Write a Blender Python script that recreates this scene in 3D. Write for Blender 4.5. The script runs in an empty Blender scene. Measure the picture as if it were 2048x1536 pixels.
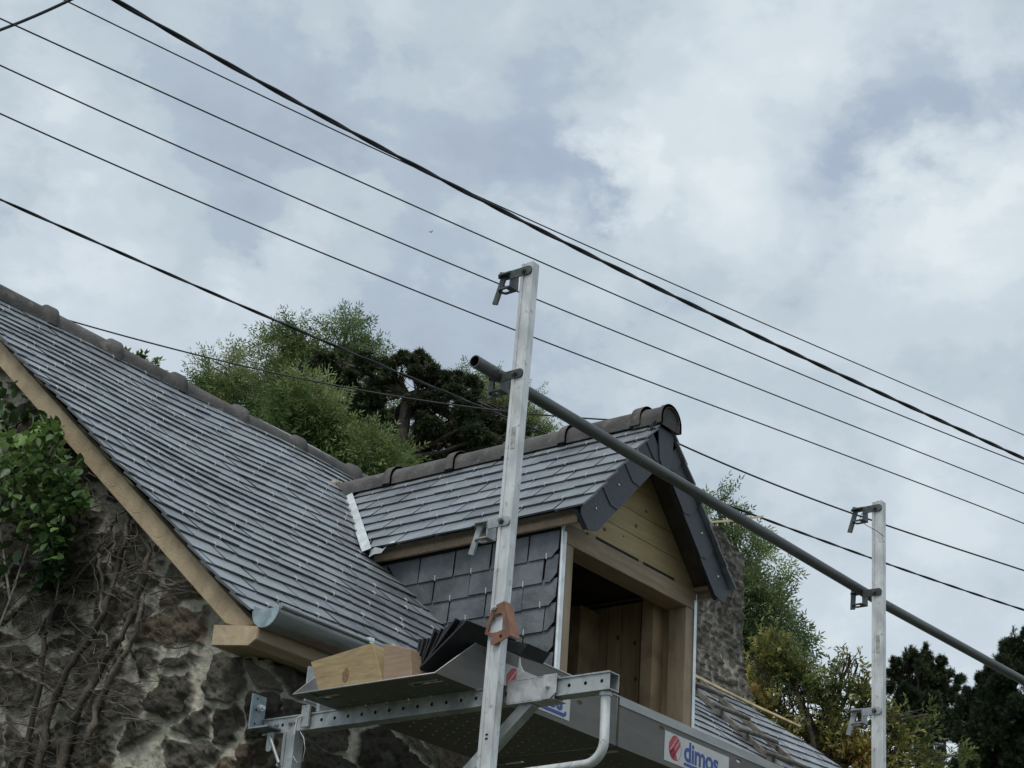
import bpy, math, random
import numpy as np
from mathutils import Vector, Matrix
random.seed(7); RNG = np.random.default_rng(7)
scn = bpy.context.scene
col = scn.collection
V = lambda *a: np.array(a, float)

# ------------------------------------------------------------------ camera
FPX = 3651.65                      # focal length in pixels of a 2048 wide picture
YAW, PITCH, ROLL = [math.radians(a) for a in (39.1563, 24.6475, 4.1055)]
FWD = V(math.cos(PITCH)*math.cos(YAW), math.cos(PITCH)*math.sin(YAW), math.sin(PITCH))
_r = np.cross(FWD, [0, 0, 1]); _r /= np.linalg.norm(_r); _u = np.cross(_r, FWD)
RIGHT = math.cos(ROLL)*_r + math.sin(ROLL)*_u
UP = -math.sin(ROLL)*_r + math.cos(ROLL)*_u
cam = bpy.data.cameras.new('camera'); camo = bpy.data.objects.new('camera', cam); col.objects.link(camo)
M = Matrix.Identity(4)
for i in range(3):
    M[i][0] = RIGHT[i]; M[i][1] = UP[i]; M[i][2] = -FWD[i]
camo.matrix_world = M
cam.sensor_width = 36; cam.lens = FPX/2048*36; cam.clip_start = .05; cam.clip_end = 3000
scn.camera = camo

def ray(x, y): return FWD + RIGHT*(x-1024)/FPX - UP*(y-768)/FPX
def onp(x, y, ax, v):
    d = ray(x, y); return d*(v/d[ax])
def dist(x, y, D):
    d = ray(x, y); return d*(D/np.linalg.norm(d))

# ------------------------------------------------------------------ world, sun, exposure
scn.view_settings.view_transform = 'Standard'; scn.view_settings.look = 'None'
scn.view_settings.exposure = 0.34; scn.view_settings.gamma = 1
SUN_EL, SUN_AZ = math.radians(60), math.radians(200)      # azimuth measured from +X towards +Y
w = bpy.data.worlds.new('World'); scn.world = w; w.use_nodes = True
N = w.node_tree.nodes; L = w.node_tree.links; N.clear()
out = N.new('ShaderNodeOutputWorld')
sky = N.new('ShaderNodeTexSky'); sky.sky_type = 'NISHITA'; sky.sun_disc = False
sky.sun_elevation = SUN_EL; sky.sun_rotation = math.pi/2 - SUN_AZ
bgs = N.new('ShaderNodeBackground'); bgs.inputs[1].default_value = .085; L.new(sky.outputs[0], bgs.inputs[0])
bgc = N.new('ShaderNodeBackground'); bgc.inputs[1].default_value = .80
tc = N.new('ShaderNodeTexCoord')
def math_node(op, a=None, b=None, c=None, nodes=N, links=L):
    n = nodes.new('ShaderNodeMath'); n.operation = op
    for i, v in enumerate((a, b, c)):
        if v is None: continue
        if isinstance(v, (int, float)): n.inputs[i].default_value = v
        else: links.new(v, n.inputs[i])
    return n.outputs[0]
def noise(vec, scale, detail, rough, dist_=0, nodes=N, links=L):
    n = nodes.new('ShaderNodeTexNoise'); n.inputs['Scale'].default_value = scale
    n.inputs['Detail'].default_value = detail; n.inputs['Roughness'].default_value = rough
    n.inputs['Distortion'].default_value = dist_
    links.new(vec, n.inputs['Vector']); return n
mp = N.new('ShaderNodeMapping'); mp.inputs['Scale'].default_value = (1, 1, 1.5); L.new(tc.outputs['Generated'], mp.inputs['Vector'])
n1 = noise(mp.outputs[0], 6, 10, .58, .1)
n2 = noise(mp.outputs[0], 19, 8, .58, .1)
n3 = noise(mp.outputs[0], 2.6, 4, .5, .2)
def blob(px, py, rad, amt):
    d = ray(px, py); d = d/np.linalg.norm(d)
    # noisy distance on the sky to the middle of this cloud or gap
    wv = N.new('ShaderNodeVectorMath'); wv.operation = 'MULTIPLY_ADD'
    L.new(n2.outputs['Color'], wv.inputs[0]); wv.inputs[1].default_value = (.10,)*3
    L.new(tc.outputs['Generated'], wv.inputs[2])
    s = N.new('ShaderNodeVectorMath'); s.operation = 'DISTANCE'
    L.new(wv.outputs[0], s.inputs[0]); s.inputs[1].default_value = tuple(d + .05)
    m = N.new('ShaderNodeMapRange'); m.interpolation_type = 'SMOOTHERSTEP'
    m.inputs[1].default_value = rad*(1.2 if amt > 0 else 1.45); m.inputs[2].default_value = rad*(.45 if amt > 0 else .15); m.inputs[3].default_value = 0; m.inputs[4].default_value = amt*(1 if amt > 0 else .65)
    L.new(s.outputs['Value'], m.inputs[0]); return m.outputs[0]
# brightness field of the cloud cover
bri = math_node('MULTIPLY', math_node('SUBTRACT', n1.outputs['Fac'], .5), 1.35)
bri = math_node('ADD', bri, math_node('MULTIPLY', math_node('SUBTRACT', n2.outputs['Fac'], .5), .7))
bri = math_node('ADD', bri, math_node('MULTIPLY', math_node('SUBTRACT', n3.outputs['Fac'], .5), .5))
bri = math_node('ADD', bri, .475)
for b in ((920, 120, .06, .16), (640, 260, .05, .08), (660, 400, .04, .16), (580, 560, .035, .12), (760, 350, .03, .12), (1270, 350, .03, .26), (1060, 400, .028, .2), (930, 370, .025, .12), (1180, 430, .03, .12), (300, 560, .09, .10), (240, 360, .06, .14), (1350, 120, .06, .05), (1380, 420, .04, .10), (1560, 430, .05, .06), (1980, 420, .05, .12),
          (120, 600, .06, .18), (1450, 160, .08, .07), (1900, 400, .06, .14), (830, 470, .05, -.16), (540, 560, .035, .1), (1150, 460, .022, -.18),
          (430, 250, .07, -.2), (1090, 330, .035, -.34), (1160, 345, .022, -.2), (1690, 320, .045, -.34), (1820, 230, .05, -.3), (1930, 260, .04, -.22), (1780, 170, .04, -.16), (960, 210, .06, -.12), (620, 240, .05, -.18), (1300, 560, .1, .0),
          (1600, 760, .14, .04), (1850, 900, .10, .04), (1500, 1000, .12, .02), (1000, 620, .08, -.07), (700, 130, .07, -.08), (80, 250, .06, .1), (1650, 480, .07, .08)):
    bri = math_node('ADD', bri, blob(*b))
cr = N.new('ShaderNodeValToRGB'); L.new(bri, cr.inputs[0]); e = cr.color_ramp; e.interpolation = 'EASE'
def lin(r, g, b): return tuple(((c/255+.055)/1.055)**2.4 if c > 10 else c/255/12.92 for c in (r, g, b)) + (1,)
e.elements[0].position = .1; e.elements[0].color = lin(172, 185, 200)
e.elements[1].position = .98; e.elements[1].color = lin(226, 235, 240)
for p, c in ((.27, (177, 191, 206)), (.42, (190, 204, 214)), (.58, (201, 213, 223)), (.78, (214, 225, 232))):
    k = e.elements.new(p); k.color = lin(*c)
bl = None
for b in ((1680, 330, .05, .6), (1810, 230, .06, .55), (1940, 280, .05, .55), (1090, 345, .045, .5), (1160, 330, .03, .35), (1000, 260, .04, .2)):
    o_ = blob(*b); bl = o_ if bl is None else math_node('MAXIMUM', bl, o_)
dk = N.new('ShaderNodeMapRange'); L.new(bri, dk.inputs[0]); dk.inputs[1].default_value = .62; dk.inputs[2].default_value = .3
bl = math_node('MULTIPLY', bl, dk.outputs[0])
mxc = N.new('ShaderNodeMix'); mxc.data_type = 'RGBA'; L.new(bl, mxc.inputs[0]); L.new(cr.outputs[0], mxc.inputs[6]); mxc.inputs[7].default_value = lin(166, 180, 203)
L.new(mxc.outputs[2], bgc.inputs[0])
mxs = N.new('ShaderNodeMixShader')
gap = N.new('ShaderNodeMapRange'); L.new(bri, gap.inputs[0])
gap.inputs[1].default_value = .05; gap.inputs[2].default_value = .4; gap.inputs[3].default_value = .93; gap.inputs[4].default_value = .97
L.new(gap.outputs[0], mxs.inputs[0]); L.new(bgs.outputs[0], mxs.inputs[1]); L.new(bgc.outputs[0], mxs.inputs[2])
L.new(mxs.outputs[0], out.inputs[0])
sl = bpy.data.lights.new('sun', 'SUN'); sl.energy = 1.5; sl.angle = math.radians(24); sl.color = (1, .96, .9)
so = bpy.data.objects.new('sun', sl); col.objects.link(so)
sd = Vector((math.cos(SUN_EL)*math.cos(SUN_AZ), math.cos(SUN_EL)*math.sin(SUN_AZ), math.sin(SUN_EL)))
so.rotation_euler = sd.to_track_quat('Z', 'Y').to_euler()

# ------------------------------------------------------------------ materials
def mat(name, base, rough=.6, metal=0, var=.25, nscale=8, bump=.0, bscale=60, attr=False, stretch=(1, 1, 1), detail=6,
        second=None, mixpos=(.4, .6), spec=.5, transl=0, third=None):
    m = bpy.data.materials.new(name); m.use_nodes = True; nt = m.node_tree; nn = nt.nodes; ll = nt.links
    p = nn['Principled BSDF']; p.inputs['Roughness'].default_value = rough; p.inputs['Metallic'].default_value = metal
    p.inputs['Specular IOR Level'].default_value = spec
    t = nn.new('ShaderNodeTexCoord'); mpn = nn.new('ShaderNodeMapping'); mpn.inputs['Scale'].default_value = stretch
    ll.new(t.outputs['Object'], mpn.inputs['Vector'])
    nz = noise(mpn.outputs[0], nscale, detail, .6, .3, nn, ll)
    r = nn.new('ShaderNodeValToRGB'); ll.new(nz.outputs['Fac'], r.inputs[0])
    b = np.array(base); c2 = np.array(second) if second else b*(1+var)
    c1 = b if second else b*(1-var)
    r.color_ramp.elements[0].position = mixpos[0]; r.color_ramp.elements[0].color = (*c1, 1)
    r.color_ramp.elements[1].position = mixpos[1]; r.color_ramp.elements[1].color = (*c2, 1)
    colr = r.outputs[0]
    if third:
        nz3 = noise(t.outputs['Object'], third[1], 5, .6, .2, nn, ll)
        rr = nn.new('ShaderNodeMapRange'); ll.new(nz3.outputs['Fac'], rr.inputs[0]); rr.inputs[1].default_value = third[2]; rr.inputs[2].default_value = third[3]
        mm = nn.new('ShaderNodeMix'); mm.data_type = 'RGBA'; ll.new(rr.outputs[0], mm.inputs[0]); ll.new(colr, mm.inputs[6]); mm.inputs[7].default_value = (*third[0], 1)
        colr = mm.outputs[2]
    if attr:
        a = nn.new('ShaderNodeAttribute'); a.attribute_name = 'tone'
        mm = nn.new('ShaderNodeMix'); mm.data_type = 'RGBA'; mm.blend_type = 'MULTIPLY'; mm.inputs[0].default_value = 1
        ll.new(colr, mm.inputs[6]); ll.new(a.outputs['Color'], mm.inputs[7]); colr = mm.outputs[2]
    ll.new(colr, p.inputs['Base Color'])
    if bump:
        nb = noise(mpn.outputs[0], bscale, 6, .6, 0, nn, ll)
        bu = nn.new('ShaderNodeBump'); bu.inputs['Strength'].default_value = bump; bu.inputs['Distance'].default_value = .01
        ll.new(nb.outputs['Fac'], bu.inputs['Height']); ll.new(bu.outputs[0], p.inputs['Normal'])
        if rough > .2:
            mr = nn.new('ShaderNodeMapRange'); ll.new(nz.outputs['Fac'], mr.inputs[0]); mr.inputs[3].default_value = rough-.12; mr.inputs[4].default_value = rough+.12
            ll.new(mr.outputs[0], p.inputs['Roughness'])
    if transl:
        p.inputs['Transmission Weight'].default_value = 0
        tb = nn.new('ShaderNodeBsdfTranslucent'); ll.new(colr, tb.inputs[0]); ms = nn.new('ShaderNodeMixShader'); ms.inputs[0].default_value = transl
        ll.new(p.outputs[0], ms.inputs[1]); ll.new(tb.outputs[0], ms.inputs[2]); ll.new(ms.outputs[0], nn['Material Output'].inputs[0])
    return m
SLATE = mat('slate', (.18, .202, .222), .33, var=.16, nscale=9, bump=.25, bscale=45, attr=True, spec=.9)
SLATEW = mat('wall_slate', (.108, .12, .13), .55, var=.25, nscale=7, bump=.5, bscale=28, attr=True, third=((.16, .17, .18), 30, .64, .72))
SLATEF = mat('fascia_slate', (.028, .033, .043), .5, var=.2, nscale=9, bump=.3, bscale=30, attr=True)
SLATED = mat('stacked_slate', (.02, .022, .026), .6, var=.25, nscale=12, bump=.4, bscale=40)
HOOK = mat('hook_steel', (.72, .73, .74), .4, .5, var=.05)
TILE = mat('ridge_tile_concrete', (.088, .083, .080), .85, var=.24, nscale=7, bump=.5, bscale=70, third=((.17, .16, .145), 16, .56, .72), attr=True)
MORT = mat('mortar', (.36, .33, .28), .95, var=.25, nscale=12, bump=.7, bscale=60)
WOOD = mat('sawn_timber', (.34, .27, .185), .7, var=.2, nscale=5, bump=.2, bscale=40, stretch=(7, 7, .8), second=(.25, .19, .125), mixpos=(.35, .65), third=((.19, .15, .10), 3.5, .56, .8))
WOODX = mat('beam_timber', (.33, .25, .165), .7, nscale=5, bump=.2, bscale=40, stretch=(1, 8, 8), second=(.24, .175, .115), mixpos=(.35, .65), third=((.20, .15, .10), 4, .58, .8), )
WOODY = mat('treated_board', (.45, .35, .185), .7, nscale=4, bump=.2, bscale=40, stretch=(1, 6, 10), second=(.36, .27, .145), mixpos=(.3, .7), third=((.30, .24, .12), 7, .6, .8))
WOODB = mat('barge_timber', (.45, .355, .225), .75, nscale=7, bump=.35, bscale=60, stretch=(3, 1.5, 1.5), second=(.33, .25, .16), mixpos=(.35, .65), third=((.15, .12, .07), 5, .6, .78))
WOODE = mat('end_grain', (.52, .41, .27), .8, nscale=10, bump=.2, bscale=60, second=(.32, .25, .16), mixpos=(.35, .65))
WOODC = mat('offcut_timber', (.42, .32, .165), .7, nscale=7, bump=.15, bscale=50, stretch=(1, 1.6, 9), second=(.25, .18, .095), mixpos=(.3, .7), third=((.26, .17, .08), 9, .6, .74))
WOODR = mat('offcut_reddish', (.36, .255, .175), .7, nscale=7, bump=.15, bscale=50, stretch=(1, 1.2, 9), second=(.25, .165, .11), mixpos=(.3, .7))
KNOT = mat('knot_wood', (.13, .075, .035), .8, var=.4, nscale=80)
DARKW = mat('dark_boarding', (.075, .062, .045), .85, var=.2)  # shade of the dormer interior is put into this wood colour
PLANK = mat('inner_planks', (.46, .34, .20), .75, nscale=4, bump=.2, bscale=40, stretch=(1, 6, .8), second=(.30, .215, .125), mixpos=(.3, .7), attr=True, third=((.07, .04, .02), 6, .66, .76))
OLDW = mat('weathered_wood', (.17, .155, .13), .85, nscale=14, bump=.2, bscale=60, second=(.09, .082, .07), mixpos=(.4, .62))
LATHM = mat('pine_lath', (.66, .52, .30), .7, var=.2, nscale=9)
ZINC = mat('new_zinc', (.74, .78, .79), .45, .5, var=.12, nscale=12, bump=.12, bscale=18)
ZINCD = mat('gutter_zinc', (.30, .32, .33), .38, .75, var=.22, nscale=5, bump=.05, bscale=10, stretch=(.6, 3, 3), third=((.42, .14, .11), 3.2, .60, .72))  # third colour puts the red reflection into the zinc
ZINCC = mat('zinc_cap', (.34, .41, .43), .5, .6, var=.25, nscale=22, bump=.1, bscale=30)
GALV = mat('galvanised_steel', (.62, .63, .63), .5, .35, var=.18, nscale=16, bump=.12, bscale=30, stretch=(1, 1, .35), third=((.30, .31, .31), 26, .60, .72))
GALVB = mat('bracket_galvanised', (.36, .38, .385), .5, .5, var=.22, nscale=14, bump=.1, bscale=40)
SLEEVE = mat('sleeve_galvanised', (.44, .44, .44), .5, .45, var=.22, nscale=16, bump=.12, bscale=30)
CLAMP = mat('clamp_steel', (.10, .107, .107), .5, .6, var=.25, nscale=30, bump=.15, bscale=60)
TUBE = mat('tube_steel', (.105, .112, .112), .5, .5, var=.22, nscale=10, bump=.1, bscale=70, stretch=(.5, 3, 3))
ALU = mat('deck_aluminium', (.125, .12, .108), .55, .25, var=.12, nscale=4, stretch=(1, 6, 6), bump=.05, bscale=20)
ALUL = mat('deck_lip', (.34, .34, .335), .45, .5, var=.12, nscale=4, stretch=(1, 6, 6))
RUST = mat('red_oxide_paint', (.22, .105, .065), .6, .1, var=.18, nscale=22, bump=.15, bscale=60, third=((.27, .16, .11), 16, .55, .7))
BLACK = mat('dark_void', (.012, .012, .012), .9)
CABLE = mat('cable_rubber', (.018, .02, .022), .6)
STICK = mat('sticker_vinyl', (.50, .50, .49), .35, var=.05)
STRED = mat('sticker_red', (.42, .02, .035), .4, var=.05)
STBLU = mat('sticker_blue', (.012, .05, .26), .4, var=.05)
STONE = bpy.data.materials.new('rubble_stone')
def stone_material(m):
    m.use_nodes = True; nn = m.node_tree.nodes; ll = m.node_tree.links; p = nn['Principled BSDF']; p.inputs['Roughness'].default_value = .95
    p.inputs['Specular IOR Level'].default_value = .2
    a = nn.new('ShaderNodeAttribute'); a.attribute_name = 'tone'; t = nn.new('ShaderNodeTexCoord')
    nz = noise(t.outputs['Object'], 38, 8, .7, .4, nn, ll); nz2 = noise(t.outputs['Object'], 9, 6, .65, .5, nn, ll)
    r = nn.new('ShaderNodeMapRange'); ll.new(nz.outputs['Fac'], r.inputs[0]); r.inputs[1].default_value = .3; r.inputs[2].default_value = .7; r.inputs[3].default_value = .62; r.inputs[4].default_value = 1.35
    r2 = nn.new('ShaderNodeMapRange'); ll.new(nz2.outputs['Fac'], r2.inputs[0]); r2.inputs[1].default_value = .3; r2.inputs[2].default_value = .7; r2.inputs[3].default_value = .75; r2.inputs[4].default_value = 1.22
    mu = math_node('MULTIPLY', r.outputs[0], r2.outputs[0], None, nn, ll)
    mm = nn.new('ShaderNodeVectorMath'); mm.operation = 'SCALE'; ll.new(a.outputs['Color'], mm.inputs[0]); ll.new(mu, mm.inputs['Scale'])
    ll.new(mm.outputs[0], p.inputs['Base Color'])
    bu = nn.new('ShaderNodeBump'); bu.inputs['Strength'].default_value = .9; bu.inputs['Distance'].default_value = .012
    ll.new(nz.outputs['Fac'], bu.inputs['Height']); ll.new(bu.outputs[0], p.inputs['Normal'])
stone_material(STONE)

# ------------------------------------------------------------------ mesh helpers
def origin(o):
    p = V(0, 0, 0)
    while o is not None: p = p + V(*o.location); o = o.parent
    return p
class MB:
    def __init__(s): s.v = []; s.f = []; s.m = []; s.t = []; s.sm = []
    def add(s, verts, faces, mi=0, tone=1.0, smooth=False):
        k = len(s.v); s.v += [tuple(map(float, p)) for p in verts]
        for f in faces: s.f.append([i+k for i in f]); s.m.append(mi); s.t.append(tone); s.sm.append(smooth)
    def box(s, a, b, mi=0, tone=1.0):
        a = V(*a); b = V(*b); s.obox((a+b)/2, V(1, 0, 0), V(0, 1, 0), V(0, 0, 1), (b-a)/2, mi, tone)
    def obox(s, c, ex, ey, ez, h, mi=0, tone=1.0):
        vs = [c + sx*h[0]*ex + sy*h[1]*ey + sz*h[2]*ez for sz in (-1, 1) for sy in (-1, 1) for sx in (-1, 1)]
        s.add(vs, [(0, 2, 3, 1), (4, 5, 7, 6), (0, 1, 5, 4), (2, 6, 7, 3), (0, 4, 6, 2), (1, 3, 7, 5)], mi, tone)
    def hexa(s, lo, hi, mi=0, tone=1.0, butt=None):      # two loops of equal length, joined
        n = len(lo)
        if butt is not None:      # slate edges toned darker to paint the shadow line at each course
            s.add(list(lo)+list(hi), [list(range(n))[::-1], list(range(n, 2*n))], mi, tone)
            s.add(list(lo)+list(hi), [(i, (i+1) % n, n+(i+1) % n, n+i) for i in range(n)], mi, tuple(c*butt for c in tone)); return
        s.add(list(lo)+list(hi), [list(range(n))[::-1], list(range(n, 2*n))] + [(i, (i+1) % n, n+(i+1) % n, n+i) for i in range(n)], mi, tone)
    def prism(s, poly, d, mi=0, tone=1.0):    # polygon (3D points) extruded along vector d
        s.hexa([V(*p) for p in poly], [V(*p)+d for p in poly], mi, tone)
    def ring(s, outer, inner, d, mi=0):       # plate with a hole, equal counts, thickness d
        n = len(outer); A = [V(*p) for p in outer]; B = [V(*p) for p in inner]
        vs = A + B + [p+d for p in A] + [p+d for p in B]; fs = []
        for i in range(n):
            j = (i+1) % n
            fs += [(i, j, n+j, n+i), (2*n+i, 3*n+i, 3*n+j, 2*n+j), (i, 2*n+i, 2*n+j, j), (n+i, n+j, 3*n+j, 3*n+i)]
        s.add(vs, fs, mi)
    def tube(s, pts, r, n=8, mi=0, cap=True, tone=1.0, smooth=True):
        pts = [V(*p) for p in pts]; R_ = r if hasattr(r, '__len__') else [r]*len(pts); vs = []
        prev = None
        for i, p in enumerate(pts):
            t = pts[min(i+1, len(pts)-1)] - pts[max(i-1, 0)]; t /= (np.linalg.norm(t)+1e-12)
            if prev is None:
                a = np.cross(t, [0, 0, 1]) if abs(t[2]) < .9 else np.cross(t, [1, 0, 0])
            else: a = prev - t*np.dot(prev, t)
            a /= (np.linalg.norm(a)+1e-12); b = np.cross(t, a); prev = a
            vs += [p + R_[i]*(math.cos(2*math.pi*k/n)*a + math.sin(2*math.pi*k/n)*b) for k in range(n)]
        fs = [(i*n+k, i*n+(k+1) % n, (i+1)*n+(k+1) % n, (i+1)*n+k) for i in range(len(pts)-1) for k in range(n)]
        s.add(vs, fs, mi, tone, smooth)
        if cap:
            s.add(vs[:n], [list(range(n))[::-1]], mi, tone); s.add(vs[-n:], [list(range(n))], mi, tone)
    def cyl(s, a, b, r, n=12, mi=0): s.tube([a, b], r, n, mi, True, 1.0, True)
    def holed(s, O, U, Vv, W, H, holes, r, nrm, d, rx=1.0, mi=0, seg=10):
        """plate W x H at O spanned by U, Vv, a row/grid of cells each with a round hole; d = thickness along nrm"""
        for (u0, u1, v0, v1, cu, cv) in holes:
            out_, in_ = [], []
            for k in range(seg):
                a = 2*math.pi*(k+.5)/seg; c, q = math.cos(a), math.sin(a)
                du = (u1-cu if c > 0 else cu-u0); dv = (v1-cv if q > 0 else cv-v0)
                tt = min(du/abs(c) if abs(c) > 1e-6 else 1e9, dv/abs(q) if abs(q) > 1e-6 else 1e9)
                out_.append((cu+tt*c, cv+tt*q)); in_.append((cu+r*rx*c, cv+r*q))
            cor = [(u0, v0), (u1, v0), (u1, v1), (u0, v1)]
            P = lambda q_: O + U*q_[0] + Vv*q_[1]
            vs = [P(x) for x in out_] + [P(x) for x in in_] + [P(x)+nrm*d for x in in_] + [P(x) for x in cor]
            n = seg; fs = []
            for k in range(n):
                j = (k+1) % n; fs.append((k, j, n+j, n+k)); fs.append((n+k, n+j, 2*n+j, 2*n+k))
                for ci, c_ in enumerate(cor):      # corner triangles
                    A_, B_ = out_[k], out_[j]
                    onu = lambda q_: abs(q_[0]-c_[0]) < 1e-9
                    onv = lambda q_: abs(q_[1]-c_[1]) < 1e-9
                    if (onu(A_) and onv(B_) and not onv(A_)) or (onv(A_) and onu(B_) and not onu(A_)): fs.append((k, 3*n+ci, j))
            s.add(vs, fs, mi)
    def build(s, name, mats, parent=None, bevel=0):
        me = bpy.data.meshes.new(name); o = bpy.data.objects.new(name, me)
        if not isinstance(mats, (list, tuple)): mats = [mats]
        off = origin(parent)
        if parent is None and s.v:
            vv = np.array(s.v); c = (vv.min(0)+vv.max(0))/2; c[2] = vv[:, 2].min(); off = c; o.location = c
        vv = np.array(s.v, float) - off
        me.from_pydata(vv.tolist(), [], s.f)
        for m in mats: me.materials.append(m)
        me.polygons.foreach_set('material_index', s.m); me.polygons.foreach_set('use_smooth', s.sm)
        at = me.color_attributes.new('tone', 'FLOAT_COLOR', 'CORNER')
        tn = []
        for f, t in zip(s.f, s.t):
            c = (t, t, t, 1) if not hasattr(t, '__len__') else (*t, 1)
            tn += list(c)*len(f)
        at.data.foreach_set('color', tn); me.update()
        if parent is not None: o.parent = parent
        col.objects.link(o)
        if bevel:
            b = o.modifiers.new('b', 'BEVEL'); b.width = bevel; b.segments = 2; b.limit_method = 'ANGLE'; b.angle_limit = math.radians(50)
        return o
def fast_mesh(name, verts, quads, tones, m, parent=None, nv=4, smooth=False, loc=None):
    """verts (n,3) world, quads (k,nv); tones per face (k,3)"""
    me = bpy.data.meshes.new(name); o = bpy.data.objects.new(name, me)
    off = origin(parent) if parent is not None else (V(*loc) if loc is not None else V(0, 0, 0))
    if parent is None: o.location = off
    verts = verts - off; k = len(quads)
    me.vertices.add(len(verts)); me.vertices.foreach_set('co', verts.astype(np.float32).ravel())
    me.loops.add(k*nv); me.loops.foreach_set('vertex_index', quads.astype(np.int32).ravel())
    me.polygons.add(k); me.polygons.foreach_set('loop_start', np.arange(0, k*nv, nv, dtype=np.int32))
    me.polygons.foreach_set('loop_total', np.full(k, nv, dtype=np.int32))
    if smooth: me.polygons.foreach_set('use_smooth', np.ones(k, bool))
    for q in (m if isinstance(m, (list, tuple)) else [m]): me.materials.append(q)
    at = me.color_attributes.new('tone', 'FLOAT_COLOR', 'CORNER')
    t4 = np.ones((k, nv, 4), np.float32); t4[..., :3] = tones if tones.ndim == 3 else tones[:, None, :]
    at.data.foreach_set('color', t4.ravel()); me.update(calc_edges=True); me.validate()
    if parent is not None: o.parent = parent
    col.objects.link(o); return o
def tag(o, label=None, cat=None, group=None, kind=None):
    for k, v in (('label', label), ('category', cat), ('group', group), ('kind', kind)):
        if v: o[k] = v
    return o
def empty(name, loc, label, cat, group=None):
    o = bpy.data.objects.new(name, None); o.location = loc; o.empty_display_size = .1; col.objects.link(o)
    return tag(o, label, cat, group)
def copy_tree(o, parent=None):
    c = o.copy(); col.objects.link(c); c.parent = parent
    for ch in list(o.children): copy_tree(ch, c)
    return c

# ------------------------------------------------------------------ ground
GZ = -1.6
g = MB(); nG = 40
xs = np.concatenate([-np.geomspace(1500, 6, 14), np.linspace(-4, 20, 25), np.geomspace(24, 1500, 14)])
ys = xs.copy()
for i in range(len(xs)-1):
    for j in range(len(ys)-1):
        g.add([(xs[i], ys[j], GZ), (xs[i+1], ys[j], GZ), (xs[i+1], ys[j+1], GZ), (xs[i], ys[j+1], GZ)], [(0, 1, 2, 3)])
GRASS = mat('grass_ground', (.045, .06, .02), .95, var=.3, nscale=3, bump=.5, bscale=30, third=((.11, .10, .085), .4, .5, .6))
tag(g.build('ground', GRASS), kind='structure')

# ------------------------------------------------------------------ house geometry
SM = .84; RY, RZ = 5.285, 2.467                     # main roof plane
def roofz(y): return RZ + SM*(y-RY)
SL = math.hypot(1, SM); VU = V(0, 1/SL, SM/SL); NR = V(0, -SM/SL, 1/SL); XU = V(1, 0, 0)
XV, XE = 4.30, 12.0                                 # left verge, hip corner
YE = 4.60                                           # eaves
YW, XG = 4.625, 4.37                                 # faces of front wall and gable wall
X0, X1, XM = 6.15, 7.257, 6.70                      # dormer cheeks and middle
YF = 4.65                                           # dormer front
DZE, DZR, DXE = 2.89, 3.56, .64                     # dormer eave z, ridge z, half width at the eaves
DS = (DZR-DZE)/DXE
def ridge_y(x): return 7.0 + max(0, 7-x)*.055
def ridge_z(x): return 3.878 + max(0, 7-x)*.046
house = empty('stone_house', (7.5, 6.5, GZ), 'old rubble stone house with new slate roof and an unfinished dormer', 'house')

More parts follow.
